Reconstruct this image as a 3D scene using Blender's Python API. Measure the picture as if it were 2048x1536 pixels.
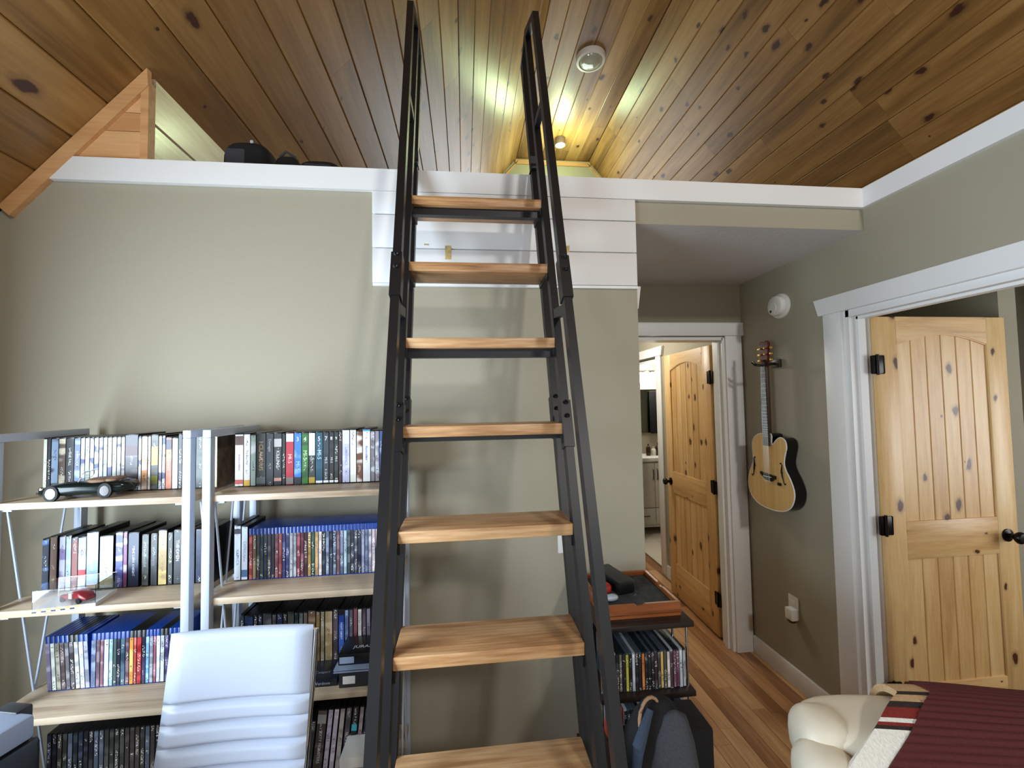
import bpy, bmesh, math, random
from mathutils import Vector, Matrix, Euler
random.seed(7)
for o in list(bpy.data.objects): bpy.data.objects.remove(o)
SC = bpy.context.scene
COL = SC.collection
R = math.radians

# ---------------------------------------------------------------- camera, light, exposure
D, W, E, H = 1.789, 1.874, 2.713, 1.663          # back wall, right wall, hall end wall, camera height
YB, YF = -3.0, 6.2                               # rear gable wall, far gable wall of the loft
YAW, PITCH, ROLL, FPX = 0.1102, 0.0419, -0.0179, 858.34
cam_d = bpy.data.cameras.new('camera'); cam = bpy.data.objects.new('camera', cam_d); COL.objects.link(cam)
fw = Vector((math.sin(YAW)*math.cos(PITCH), math.cos(YAW)*math.cos(PITCH), math.sin(PITCH)))
rt = Vector((math.cos(YAW), -math.sin(YAW), 0)); up = rt.cross(fw)
r2 = math.cos(ROLL)*rt + math.sin(ROLL)*up; u2 = -math.sin(ROLL)*rt + math.cos(ROLL)*up
cam.matrix_world = Matrix(((r2.x, u2.x, -fw.x, 0), (r2.y, u2.y, -fw.y, 0), (r2.z, u2.z, -fw.z, H), (0, 0, 0, 1)))
cam_d.sensor_width = 36; cam_d.lens = FPX*36/2048; cam_d.clip_start = .02
SC.camera = cam
w = bpy.data.worlds.new('sky'); SC.world = w; w.use_nodes = True
bg = w.node_tree.nodes['Background']; bg.inputs[0].default_value = (.62, .75, 1, 1); bg.inputs[1].default_value = .6
SC.view_settings.view_transform = 'Standard'; SC.view_settings.look = 'None'
SC.view_settings.gamma = 1; SC.view_settings.exposure = .5; SC.view_settings.use_curve_mapping = False
def area(name, loc, rot, sx, sy, power, col):
    l = bpy.data.lights.new(name, 'AREA'); l.shape = 'RECTANGLE'; l.size = sx; l.size_y = sy; l.energy = power; l.color = col
    o = bpy.data.objects.new(name, l); COL.objects.link(o); o.location = loc; o.rotation_euler = rot; return o
# daylight at the window openings, plus one added low fill
area('window_daylight_left', (-1.70, .32, 1.35), (0, R(-90), 0), 1.15, 1.3, 74, (.72, .86, 1))
area('window_daylight_gable_high', (1.75, YB+.03, 3.75), (R(90), 0, 0), .36, .36, 54, (1, .985, .95))
area('window_daylight_gable_low', (.2, YB+.03, 1.5), (R(90), 0, 0), 1.5, 1.2, 12, (.92, .96, 1))  # neutral fill from behind the camera, added to lift the right side
area('window_daylight_loft', (1.3, YF-.03, 4.0), (R(-90), 0, 0), 1.9, 1.5, 17, (.95, 1, .97))
area('window_daylight_bedroom', (4.2, .4, 1.45), (0, R(90), 0), 1.2, 1.3, 30, (.95, .98, 1))
def point(name, loc, power, col, rad):
    l = bpy.data.lights.new(name, 'POINT'); l.energy = power; l.color = col; l.shadow_soft_size = rad
    o = bpy.data.objects.new(name, l); COL.objects.link(o); o.location = loc; return o

# ---------------------------------------------------------------- materials
def S(r, g, b):
    f = lambda c: (c/255/12.92) if c/255 <= .04045 else ((c/255+.055)/1.055)**2.4
    return (f(r), f(g), f(b), 1)
def mat(name, col, rough=.5, metal=0, bump=0, bscale=200, var=0, **kw):
    m = bpy.data.materials.new(name); m.use_nodes = True; nt = m.node_tree; b = nt.nodes['Principled BSDF']
    b.inputs['Base Color'].default_value = col; b.inputs['Roughness'].default_value = rough; b.inputs['Metallic'].default_value = metal
    for k, v in kw.items(): b.inputs[k].default_value = v
    if bump or var:
        tc = nt.nodes.new('ShaderNodeTexCoord'); n = nt.nodes.new('ShaderNodeTexNoise'); n.inputs['Scale'].default_value = bscale
        n.inputs['Detail'].default_value = 3
        nt.links.new(tc.outputs['Object'], n.inputs['Vector'])
        if bump:
            bp = nt.nodes.new('ShaderNodeBump'); bp.inputs['Strength'].default_value = bump; bp.inputs['Distance'].default_value = .002
            nt.links.new(n.outputs['Fac'], bp.inputs['Height']); nt.links.new(bp.outputs['Normal'], b.inputs['Normal'])
        if var:
            r = nt.nodes.new('ShaderNodeValToRGB'); r.color_ramp.elements[0].position = .3; r.color_ramp.elements[1].position = .7
            r.color_ramp.elements[0].color = tuple(c*(1-var) for c in col[:3])+(1,); r.color_ramp.elements[1].color = tuple(min(1, c*(1+var)) for c in col[:3])+(1,)
            nt.links.new(n.outputs['Fac'], r.inputs['Fac']); nt.links.new(r.outputs['Color'], b.inputs['Base Color'])
    return m
def wood(name, dark, mid, light, axis='Y', rough=.35, knots=0., across=9, along=.7, knot_col=S(70, 30, 12), kscale=4.2, vary=.25, coat=0, detail=.5, kplane=''):
    """plank wood: grain runs along the local axis; every object gets its own cut of the log"""
    m = bpy.data.materials.new(name); m.use_nodes = True; nt = m.node_tree; L = nt.links; N = nt.nodes.new; b = nt.nodes['Principled BSDF']
    tc = N('ShaderNodeTexCoord'); oi = N('ShaderNodeObjectInfo')
    off = N('ShaderNodeVectorMath'); off.operation = 'MULTIPLY_ADD'
    cmb = N('ShaderNodeCombineXYZ')
    mu = N('ShaderNodeMath'); mu.operation = 'MULTIPLY'; mu.inputs[1].default_value = 57.3
    L.new(oi.outputs['Random'], mu.inputs[0])
    for i in range(3): L.new(mu.outputs[0], cmb.inputs[i])
    add = N('ShaderNodeVectorMath'); add.operation = 'ADD'
    L.new(tc.outputs['Object'], add.inputs[0]); L.new(cmb.outputs[0], add.inputs[1])
    mp = N('ShaderNodeMapping'); L.new(add.outputs[0], mp.inputs['Vector'])
    sc = {'X': (along, across, across), 'Y': (across, along, across), 'Z': (across, across, along)}[axis]
    mp.inputs['Scale'].default_value = sc
    n1 = N('ShaderNodeTexNoise'); n1.inputs['Scale'].default_value = 1.4; n1.inputs['Detail'].default_value = 4; n1.inputs['Distortion'].default_value = .6
    L.new(mp.outputs[0], n1.inputs['Vector'])
    n2 = N('ShaderNodeTexNoise'); n2.inputs['Scale'].default_value = 9; n2.inputs['Detail'].default_value = 3; L.new(mp.outputs[0], n2.inputs['Vector'])
    mx = N('ShaderNodeMix'); mx.inputs[0].default_value = detail*.6; L.new(n1.outputs['Fac'], mx.inputs[2]); L.new(n2.outputs['Fac'], mx.inputs[3])
    # shift per board
    sh = N('ShaderNodeMath'); sh.operation = 'MULTIPLY_ADD'; sh.inputs[1].default_value = vary; L.new(oi.outputs['Random'], sh.inputs[0])
    sb = N('ShaderNodeMath'); sb.operation = 'SUBTRACT'; sb.inputs[1].default_value = vary/2; L.new(mx.outputs[0], sb.inputs[0]); L.new(sb.outputs[0], sh.inputs[2])
    cr = N('ShaderNodeValToRGB'); e = cr.color_ramp.elements; e[0].position = .3; e[0].color = dark; e[1].position = .68; e[1].color = light
    x = e.new(.48); x.color = mid
    L.new(sh.outputs[0], cr.inputs['Fac']); col = cr.outputs['Color']
    if knots > 0:
        mk = N('ShaderNodeMapping'); L.new(add.outputs[0], mk.inputs['Vector'])
        ks = {'X': (.62, 1, 1), 'Y': (1, .62, .02), 'Z': (1, .02, .62)}[axis]
        mk.inputs['Scale'].default_value = tuple(kscale*k for k in ks)
        nz = N('ShaderNodeTexNoise'); nz.inputs['Scale'].default_value = 6; L.new(mk.outputs[0], nz.inputs['Vector'])
        wob = N('ShaderNodeVectorMath'); wob.operation = 'MULTIPLY_ADD'; wob.inputs[1].default_value = (.16, .16, .0)
        if axis == 'Z' or kplane: wob.inputs[1].default_value = (.14, 0, .14)
        L.new(nz.outputs['Color'], wob.inputs[0]); L.new(mk.outputs[0], wob.inputs[2])
        v = N('ShaderNodeTexVoronoi'); v.voronoi_dimensions = '2D'; v.inputs['Scale'].default_value = 1
        sxyz = N('ShaderNodeSeparateXYZ'); cxy = N('ShaderNodeCombineXYZ'); L.new(wob.outputs[0], sxyz.inputs[0])
        L.new(sxyz.outputs[0], cxy.inputs[0]); L.new(sxyz.outputs[2 if axis == 'Z' or kplane == 'XZ' else 1], cxy.inputs[1]); L.new(cxy.outputs[0], v.inputs['Vector'])
        sep = N('ShaderNodeSeparateColor'); L.new(v.outputs['Color'], sep.inputs[0])
        th = N('ShaderNodeMath'); th.operation = 'LESS_THAN'; th.inputs[1].default_value = knots; L.new(sep.outputs[0], th.inputs[0])
        rad = N('ShaderNodeMapRange'); rad.inputs['To Min'].default_value = .02; rad.inputs['To Max'].default_value = .12; L.new(sep.outputs[1], rad.inputs[0])
        dv = N('ShaderNodeMath'); dv.operation = 'DIVIDE'; L.new(v.outputs['Distance'], dv.inputs[0]); L.new(rad.outputs[0], dv.inputs[1])
        kr = N('ShaderNodeValToRGB'); ke = kr.color_ramp.elements; ke[0].position = .45; ke[0].color = (1, 1, 1, 1); ke[1].position = 1.0; ke[1].color = (0, 0, 0, 1)
        k3 = ke.new(.62); k3.color = (.35, .35, .35, 1)
        half = N('ShaderNodeMath'); half.operation = 'MULTIPLY'; half.inputs[1].default_value = .55; L.new(dv.outputs[0], half.inputs[0])
        L.new(half.outputs[0], kr.inputs['Fac'])
        km = N('ShaderNodeMath'); km.operation = 'MULTIPLY'; L.new(kr.outputs['Color'], km.inputs[0]); L.new(th.outputs[0], km.inputs[1])
        kx = N('ShaderNodeMix'); kx.data_type = 'RGBA'; L.new(km.outputs[0], kx.inputs[0]); L.new(col, kx.inputs[6]); kx.inputs[7].default_value = knot_col
        col = kx.outputs[2]
    L.new(col, b.inputs['Base Color']); b.inputs['Roughness'].default_value = rough
    b.inputs['Coat Weight'].default_value = coat; b.inputs['Coat Roughness'].default_value = .32
    bp = N('ShaderNodeBump'); bp.inputs['Strength'].default_value = .12; bp.inputs['Distance'].default_value = .001
    L.new(n2.outputs['Fac'], bp.inputs['Height']); L.new(bp.outputs['Normal'], b.inputs['Normal'])
    return m
M = {}
M['wall'] = mat('taupe_paint', S(162, 155, 135), .75, 0, .35, 160)
M['white'] = mat('white_trim_paint', S(232, 232, 230), .42)
M['ceil'] = mat('white_ceiling_texture', S(205, 205, 206), .85, 0, .8, 60)
M['pine'] = wood('amber_pine_ceiling', S(112, 78, 37), S(147, 107, 56), S(174, 134, 80), 'Y', .38, .42, 6, .45, S(64, 26, 12), 4.6, .22, .14)
M['pine_fresh'] = wood('fresh_pine', S(196, 144, 94), S(212, 162, 110), S(222, 176, 126), 'X', .45, 0, 14, 1)
M['slab'] = mat('dark_sheathing', S(60, 36, 18), .9)
M['floor'] = wood('oak_floor', S(136, 92, 56), S(172, 124, 82), S(202, 158, 112), 'Y', .32, 0, 14, 1.0, vary=.6, coat=.2)
M['floor_base'] = mat('subfloor', S(90, 56, 30), .8)
M['door'] = wood('knotty_pine_door', S(198, 150, 90), S(222, 178, 116), S(234, 198, 140), 'Z', .42, .42, 16, 1.2, S(88, 44, 24), 7, .16, .1)
M['door_rail'] = wood('knotty_pine_rail', S(198, 150, 90), S(222, 178, 116), S(234, 198, 140), 'X', .42, .5, 16, 1.2, S(88, 44, 24), 8, .16, .1, kplane='XZ')
M['tread'] = wood('oak_tread', S(134, 92, 56), S(184, 138, 92), S(220, 182, 136), 'X', .42, 0, 13, .9, vary=.25, detail=.8)
M['shelfw'] = wood('light_oak_shelf', S(146, 124, 100), S(182, 162, 136), S(204, 186, 160), 'X', .4, 0, 16, 1.0, vary=.1)
M['tray'] = wood('cherry_tray', S(96, 48, 18), S(140, 74, 32), S(164, 94, 44), 'X', .28, 0, 14, 1.2, coat=.4)
M['espresso'] = mat('espresso_board', S(36, 24, 22), .35)
M['black'] = mat('black_powder_coat', S(19, 19, 22), .42, .1)
M['screw'] = mat('dark_screw', S(14, 14, 15), .4, .6)
M['bronze'] = mat('oil_rubbed_bronze', S(30, 24, 22), .32, .7)
M['chrome'] = mat('chrome', S(215, 216, 220), .12, 1)
M['grey_metal'] = mat('pale_grey_metal', S(182, 192, 208), .4, .1)
M['plate'] = mat('white_plastic', S(228, 227, 222), .35)
M['offwhite'] = mat('aged_white_plastic', S(222, 220, 212), .4)
M['leatherw'] = mat('white_leatherette', S(182, 192, 210), .38, 0, .1, 300)
M['blackp'] = mat('black_plastic', S(16, 17, 19), .3)
M['darkp'] = mat('charcoal_plastic', S(38, 40, 44), .42)
M['greyp'] = mat('blue_grey_plastic', S(150, 165, 190), .4)
M['brownp'] = mat('brown_pictured_sleeve', S(96, 80, 66), .45, 0, 0, 30, .5)
M['bluep'] = mat('blue_case_plastic', S(14, 56, 136), .25)
M['clearp'] = mat('clear_case_plastic', S(186, 194, 200), .15, 0, **{'Transmission Weight': .35})
M['cd_a'] = mat('smoky_jewel_case', S(70, 82, 94), .12, 0, **{'Transmission Weight': .2})
M['cd_b'] = mat('dark_jewel_case', S(28, 34, 40), .12)
M['glass'] = mat('clear_plastic', (1, 1, 1, 1), .04, 0, **{'Transmission Weight': 1.0, 'IOR': 1.45})
M['pane'] = mat('window_glass', (1, 1, 1, 1), .02, 0, **{'Transmission Weight': 1.0, 'IOR': 1.05})
M['fabric_black'] = mat('black_fabric', S(22, 22, 25), .9, 0, .5, 260, .25)
M['fabric_grey'] = mat('dark_grey_fabric', S(62, 64, 70), .9, 0, .5, 260, .2)
M['fabric_blue'] = mat('slate_blue_fabric', S(62, 76, 96), .9, 0, .5, 260, .2)
M['cream'] = mat('cream_leather', S(232, 222, 200), .45, 0, .2, 90)
M['knit'] = mat('burgundy_knit', S(88, 34, 34), .95, 0, .6, 380, .22)
M['fleece'] = mat('cream_fleece', S(236, 232, 220), .98, 0, 1.0, 170, .08)
M['fleece_red'] = mat('red_fleece', S(132, 40, 32), .98, 0, 1.0, 170, .15)
M['fleece_dark'] = mat('dark_brown_fleece', S(48, 36, 32), .98, 0, 1.0, 170, .15)
M['fleece_tan'] = mat('tan_fleece', S(206, 172, 128), .98, 0, 1.0, 170, .15)
M['tan'] = mat('tan_cord', S(176, 140, 112), .7)
M['felt'] = mat('grey_black_felt', S(56, 60, 62), .9, 0, .3, 30, .5)
M['patch'] = mat('bare_wood_patch', S(206, 178, 120), .8, 0, 0, 60, .2)
M['cargreen'] = mat('dark_green_car_paint', S(14, 26, 24), .15, .2)
M['tyre'] = mat('rubber', S(20, 20, 22), .7)
M['carred'] = mat('red_car_paint', S(150, 26, 34), .25)
M['brownleather'] = mat('tan_interior', S(120, 86, 60), .6)
M['yellow'] = mat('yellow_print', S(236, 200, 60), .5)
M['gtop'] = wood('spruce_guitar_top', S(204, 160, 92), S(218, 178, 112), S(228, 190, 126), 'Z', .2, 0, 30, .5, vary=.02, coat=.6)
M['gside'] = mat('black_lacquer', S(14, 12, 12), .15)
M['rosewood'] = mat('rosewood', S(58, 40, 32), .45, 0, 0, 90, .25)
M['fret'] = mat('fret_nickel', S(190, 188, 180), .3, .9)
M['headred'] = mat('dark_red_lacquer', S(84, 22, 22), .25)
M['gold'] = mat('gold_metal', S(206, 164, 90), .3, .8)
M['string'] = M['fret']
M['tile'] = mat('cream_tile', S(214, 204, 188), .4)
M['vanity'] = mat('pale_grey_cabinet', S(196, 190, 180), .5)
M['mirror'] = mat('mirror', S(150, 155, 150), .05, 1)
M['brownbottle'] = mat('brown_glass', S(62, 42, 24), .15)
M['towel'] = mat('black_towel', S(20, 20, 22), .95, 0, .4, 200)
M['red'] = mat('red_plastic', S(176, 48, 36), .4, 0, 0, 80, .4)
def emis(name, col, s):
    m = bpy.data.materials.new(name); m.use_nodes = True; b = m.node_tree.nodes['Principled BSDF']
    b.inputs['Base Color'].default_value = col; b.inputs['Emission Color'].default_value = col; b.inputs['Emission Strength'].default_value = s; return m
M['lampglow'] = emis('lamp_diffuser', (1, .97, .85, 1), 14)
M['bulb'] = emis('vanity_bulb', (1, .93, .8, 1), 16)
_pm = {}
def prnt(c1, c2=None, amt=.5, rough=.35):
    """printed sleeve: bands and specks of ink, different on every case"""
    c2 = c2 or tuple(min(255, c+60) for c in c1); key = (c1, c2, amt)
    if key in _pm: return _pm[key]
    m = bpy.data.materials.new('printed_sleeve'); m.use_nodes = True; nt = m.node_tree; L = nt.links; N = nt.nodes.new; b = nt.nodes['Principled BSDF']
    tc = N('ShaderNodeTexCoord'); oi = N('ShaderNodeObjectInfo'); mu = N('ShaderNodeMath'); mu.operation = 'MULTIPLY'; mu.inputs[1].default_value = 91.7
    L.new(oi.outputs['Random'], mu.inputs[0]); cb = N('ShaderNodeCombineXYZ')
    for i in range(3): L.new(mu.outputs[0], cb.inputs[i])
    ad = N('ShaderNodeVectorMath'); L.new(tc.outputs['Object'], ad.inputs[0]); L.new(cb.outputs[0], ad.inputs[1])
    mp = N('ShaderNodeMapping'); mp.inputs['Scale'].default_value = (10, 0, 26); L.new(ad.outputs[0], mp.inputs[0])
    n = N('ShaderNodeTexNoise'); n.inputs['Scale'].default_value = 1; n.inputs['Detail'].default_value = 1; L.new(mp.outputs[0], n.inputs['Vector'])
    r = N('ShaderNodeValToRGB'); r.color_ramp.elements[0].position = .62-.3*amt; r.color_ramp.elements[1].position = .68-.25*amt
    r.color_ramp.elements[0].color = S(*c1); r.color_ramp.elements[1].color = S(*c2); L.new(n.outputs['Fac'], r.inputs['Fac'])
    mp2 = N('ShaderNodeMapping'); mp2.inputs['Scale'].default_value = (420, 0, 210); L.new(ad.outputs[0], mp2.inputs[0])
    n2 = N('ShaderNodeTexNoise'); n2.inputs['Scale'].default_value = 1; n2.inputs['Detail'].default_value = 1; L.new(mp2.outputs[0], n2.inputs['Vector'])
    mp3 = N('ShaderNodeMapping'); mp3.inputs['Scale'].default_value = (0, 0, 14); L.new(ad.outputs[0], mp3.inputs[0])
    n3 = N('ShaderNodeTexNoise'); n3.inputs['Scale'].default_value = 1; L.new(mp3.outputs[0], n3.inputs['Vector'])
    g1 = N('ShaderNodeMath'); g1.operation = 'GREATER_THAN'; g1.inputs[1].default_value = .57; L.new(n2.outputs['Fac'], g1.inputs[0])
    g2 = N('ShaderNodeMath'); g2.operation = 'GREATER_THAN'; g2.inputs[1].default_value = .52; L.new(n3.outputs['Fac'], g2.inputs[0])
    sx = N('ShaderNodeSeparateXYZ'); L.new(tc.outputs['Object'], sx.inputs[0])
    ab = N('ShaderNodeMath'); ab.operation = 'ABSOLUTE'; L.new(sx.outputs[0], ab.inputs[0])
    lt = N('ShaderNodeMath'); lt.operation = 'LESS_THAN'; lt.inputs[1].default_value = .0035; L.new(ab.outputs[0], lt.inputs[0])
    a1 = N('ShaderNodeMath'); a1.operation = 'MULTIPLY'; L.new(g1.outputs[0], a1.inputs[0]); L.new(g2.outputs[0], a1.inputs[1])
    a2 = N('ShaderNodeMath'); a2.operation = 'MULTIPLY'; L.new(a1.outputs[0], a2.inputs[0]); L.new(lt.outputs[0], a2.inputs[1])
    ink = S(225, 222, 210) if sum(c1) < 330 else S(50, 46, 60)
    mx = N('ShaderNodeMix'); mx.data_type = 'RGBA'; L.new(a2.outputs[0], mx.inputs[0]); L.new(r.outputs['Color'], mx.inputs[6]); mx.inputs[7].default_value = ink
    L.new(mx.outputs[2], b.inputs['Base Color']); b.inputs['Roughness'].default_value = rough
    _pm[key] = m; return m
_fm = {}
def flat(c, rough=.5):
    if (c, rough) not in _fm: _fm[(c, rough)] = mat('ink', S(*c), rough)
    return _fm[(c, rough)]

# ---------------------------------------------------------------- mesh helpers
def link(name, me, m=None, parent=None, loc=(0, 0, 0), rot=(0, 0, 0)):
    o = bpy.data.objects.new(name, me); COL.objects.link(o)
    if m is not None and me is not None and not me.materials: me.materials.append(m)
    o.location = loc; o.rotation_euler = rot
    if parent: o.parent = parent
    return o
class MB:
    def __init__(s): s.bm = bmesh.new()
    def box(s, x0, x1, y0, y1, z0, z1, mtx=None):
        v = [s.bm.verts.new((x, y, z)) for x in (x0, x1) for y in (y0, y1) for z in (z0, z1)]
        for f in ((0, 1, 3, 2), (4, 6, 7, 5), (0, 4, 5, 1), (2, 3, 7, 6), (0, 2, 6, 4), (1, 5, 7, 3)): s.bm.faces.new([v[i] for i in f])
        if mtx is not None: bmesh.ops.transform(s.bm, matrix=mtx, verts=v)
        return s
    def prism(s, pts, axis, a, b):
        """polygon pts (2-D) swept along an axis: axis Y -> pts are (x,z); X -> (y,z); Z -> (x,y)"""
        def P(p, t): return {'Y': (p[0], t, p[1]), 'X': (t, p[0], p[1]), 'Z': (p[0], p[1], t)}[axis]
        A = [s.bm.verts.new(P(p, a)) for p in pts]; B = [s.bm.verts.new(P(p, b)) for p in pts]; n = len(pts)
        s.bm.faces.new(A); s.bm.faces.new(B[::-1])
        for i in range(n): s.bm.faces.new((A[i], B[i], B[(i+1) % n], A[(i+1) % n]))
        return s
    def tube(s, path, r, n=10, closed=False, rect=None):
        path = [Vector(p) for p in path]; rings = []
        for i, p in enumerate(path):
            a = path[i-1] if (i or closed) else p; b = path[(i+1) % len(path)] if (i < len(path)-1 or closed) else p
            t = (b-a).normalized()
            ref = Vector((1, 0, 0)) if rect else (Vector((0, 0, 1)) if abs(t.z) < .95 else Vector((0, 1, 0)))
            x = (ref - t*ref.dot(t)).normalized(); y = t.cross(x)
            if rect:
                hw, hh = rect[0]/2, rect[1]/2; c = 1/max(.3, abs((p-a).normalized().dot(t))) if (0 < i < len(path)-1) else 1
                rings.append([s.bm.verts.new(p + x*dx*hw + y*dy*hh*c) for dx, dy in ((-1, -1), (1, -1), (1, 1), (-1, 1))])
            else:
                rr = r[i] if isinstance(r, (list, tuple)) else r
                rings.append([s.bm.verts.new(p + x*rr*math.cos(2*math.pi*k/n) + y*rr*math.sin(2*math.pi*k/n)) for k in range(n)])
        m = len(rings[0])
        for i in range(len(rings)-(0 if closed else 1)):
            A, B = rings[i], rings[(i+1) % len(rings)]
            for k in range(m): s.bm.faces.new((A[k], A[(k+1) % m], B[(k+1) % m], B[k]))
        if not closed: s.bm.faces.new(rings[0][::-1]); s.bm.faces.new(rings[-1])
        return s
    def lathe(s, prof, n=20, mtx=None):
        """profile of (r,z) turned round local z"""
        rings = []; vs = []
        for r, z in prof:
            if r < 1e-6: ring = [s.bm.verts.new((0, 0, z))]
            else: ring = [s.bm.verts.new((r*math.cos(2*math.pi*k/n), r*math.sin(2*math.pi*k/n), z)) for k in range(n)]
            rings.append(ring); vs += ring
        for A, B in zip(rings, rings[1:]):
            for k in range(n):
                a, b, c, d = A[k % len(A)], A[(k+1) % len(A)], B[(k+1) % len(B)], B[k % len(B)]
                q = []
                for v in (a, b, c, d):
                    if v not in q: q.append(v)
                if len(q) > 2: s.bm.faces.new(q)
        for ring in (rings[0], rings[-1]):
            if len(ring) > 2: s.bm.faces.new(ring)
        if mtx is not None: bmesh.ops.transform(s.bm, matrix=mtx, verts=vs)
        return s
    def puff(s, c, rad, e=.5, n=24, m=14, mtx=None):
        """superellipsoid"""
        sg = lambda v, p: math.copysign(abs(v)**p, v)
        rings = []; vs = []
        for i in range(m+1):
            ph = -math.pi/2 + math.pi*i/m
            if i in (0, m): rings.append([s.bm.verts.new((c[0], c[1], c[2]+rad[2]*(-1 if i == 0 else 1)))])
            else: rings.append([s.bm.verts.new((c[0]+rad[0]*sg(math.cos(ph), e)*sg(math.cos(2*math.pi*k/n), e), c[1]+rad[1]*sg(math.cos(ph), e)*sg(math.sin(2*math.pi*k/n), e), c[2]+rad[2]*sg(math.sin(ph), e))) for k in range(n)])
            vs += rings[-1]
        for A, B in zip(rings, rings[1:]):
            for k in range(n):
                q = []
                for v in (A[k % len(A)], A[(k+1) % len(A)], B[(k+1) % len(B)], B[k % len(B)]):
                    if v not in q: q.append(v)
                if len(q) > 2: s.bm.faces.new(q)
        if mtx is not None: bmesh.ops.transform(s.bm, matrix=mtx, verts=vs)
        return s
    def loft(s, rings, caps=True):
        V = [[s.bm.verts.new(p) for p in r] for r in rings]; n = len(V[0])
        for A, B in zip(V, V[1:]):
            for k in range(n): s.bm.faces.new((A[k], A[(k+1) % n], B[(k+1) % n], B[k]))
        if caps: s.bm.faces.new(V[0][::-1]); s.bm.faces.new(V[-1])
        return s
    def bevel(s, w, seg=1):
        bmesh.ops.bevel(s.bm, geom=[e for e in s.bm.edges], offset=w, segments=seg, affect='EDGES', profile=.5); return s
    def mesh(s, name='part', smooth=False):
        bmesh.ops.recalc_face_normals(s.bm, faces=s.bm.faces)
        me = bpy.data.meshes.new(name); s.bm.to_mesh(me); s.bm.free()
        if smooth:
            for p in me.polygons: p.use_smooth = True
            try: me.set_sharp_from_angle(angle=R(42))
            except Exception: pass
        return me
    def obj(s, name, m, parent=None, loc=(0, 0, 0), rot=(0, 0, 0), smooth=False):
        return link(name, s.mesh(name, smooth), m, parent, loc, rot)
def box(name, m, x0, x1, y0, y1, z0, z1, parent=None, bev=0, loc=(0, 0, 0), rot=(0, 0, 0)):
    b = MB().box(x0, x1, y0, y1, z0, z1)
    if bev: b.bevel(bev, 2)
    return b.obj(name, m, parent, loc, rot, smooth=bev > 0)
def empty(name, loc=(0, 0, 0), rot=(0, 0, 0)):
    return link(name, None, None, None, loc, rot)
def tag(o, label, cat, group=None):
    o['label'] = label; o['category'] = cat
    if group: o['group'] = group
    return o
def struct(o, label=None):
    o['kind'] = 'structure'
    if label: o['label'] = label; o['category'] = o.name.split('_')[0]
    return o
_tx = {}
def text_mesh(t, size):
    k = (t, size)
    if k not in _tx:
        c = bpy.data.curves.new('lettering', 'FONT'); c.body = t; c.size = size; c.align_x = 'CENTER'; c.align_y = 'CENTER'; c.resolution_u = 2
        o = bpy.data.objects.new('tmp', c); COL.objects.link(o); dg = bpy.context.evaluated_depsgraph_get(); dg.update()
        me = bpy.data.meshes.new_from_object(o.evaluated_get(dg)); me.name = 'lettering'
        bpy.data.objects.remove(o); bpy.data.curves.remove(c)
        me.materials.clear(); _tx[k] = me
    return _tx[k]
def letter(t, size, col, parent, loc, rot, name='lettering'):
    me = text_mesh(t, size).copy(); return link(name, me, flat(col, .4), parent, loc, rot)
ONES = 'first second third fourth fifth sixth seventh eighth ninth tenth eleventh twelfth thirteenth fourteenth fifteenth sixteenth seventeenth eighteenth nineteenth twentieth'.split()
def ordi(i):
    if i < 20: return ONES[i]
    t = {2: 'twenty', 3: 'thirty', 4: 'forty', 5: 'fifty'}[(i+1)//10]
    return (t[:-1]+'ieth') if (i+1) % 10 == 0 else t+'-'+ONES[(i+1) % 10-1]

# ---------------------------------------------------------------- roof and ceiling boards
SL = 1.126; XL0, ZL0 = -1.229, 2.983
XA, XB_, ZT = .815, 1.915, 5.284                # flat strip at the ridge
zl = lambda x: ZL0+SL*(x-XL0)
zr = lambda x: ZT-SL*(x-XB_)
HY = math.sqrt(1+SL*SL)
XE, XR = -1.84, 4.29
ceil_b = MB()
for pts in ([(XE, zl(XE)), (XA, ZT), (XA, ZT+.12), (XE, zl(XE)+.16)], [(XA, ZT), (XB_, ZT), (XB_, ZT+.12), (XA, ZT+.12)], [(XB_, ZT), (XR, zr(XR)), (XR, zr(XR)+.16), (XB_, ZT+.12)]):
    ceil_b.prism([(p[0], p[1]+.022) for p in pts], 'Y', YB-.1, YF+.1)
ceiling = struct(ceil_b.obj('ceiling', M['slab']), 'vaulted ceiling clad in knotty amber pine boards')
def plank_mesh(wd, ln, th, ch):
    h, l = wd/2-.0006, ln/2-.0005
    prof = [(-h, -th), (h, -th), (h, -ch), (h-ch, 0), (-h+ch, 0), (-h, -ch)]
    b = MB(); b.loft([[(x, -l, z) for x, z in prof], [(x, l, z) for x, z in prof]]); return b.mesh('board')
def boards_along(parent, org, xdir, zdir, n, wd, ya, yb, m, name='board', lens=(2.4, 4.2), th=.018, ch=.006, ydir=Vector((0, 1, 0)), first=0):
    for k in range(first, n):
        y = ya - random.random()*2.2
        while y < yb:
            L = random.uniform(*lens); a, b = max(y, ya), min(y+L, yb); y += L
            if b-a < .12: continue
            c = org + xdir*(wd*(k+.5)) + ydir*((a+b)/2)
            X = -xdir if xdir.cross(ydir).dot(zdir) < 0 else xdir
            mt = Matrix(((X.x, ydir.x, zdir.x, c.x), (X.y, ydir.y, zdir.y, c.y), (X.z, ydir.z, zdir.z, c.z), (0, 0, 0, 1)))
            o = link(name, plank_mesh(wd, b-a, th, ch), m, parent); o.matrix_world = mt
BW = .184
x0 = -1.232-BW/HY*4
nl = int((XA-x0)/(BW/HY))+1
boards_along(ceiling, Vector((x0, 0, zl(x0))), Vector((1, 0, SL))/HY, Vector((SL, 0, -1))/HY, nl-1, BW, YB, YF, M['pine'])
xe = x0+(nl-1)*BW/HY
rest = (XA-xe)*HY
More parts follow.
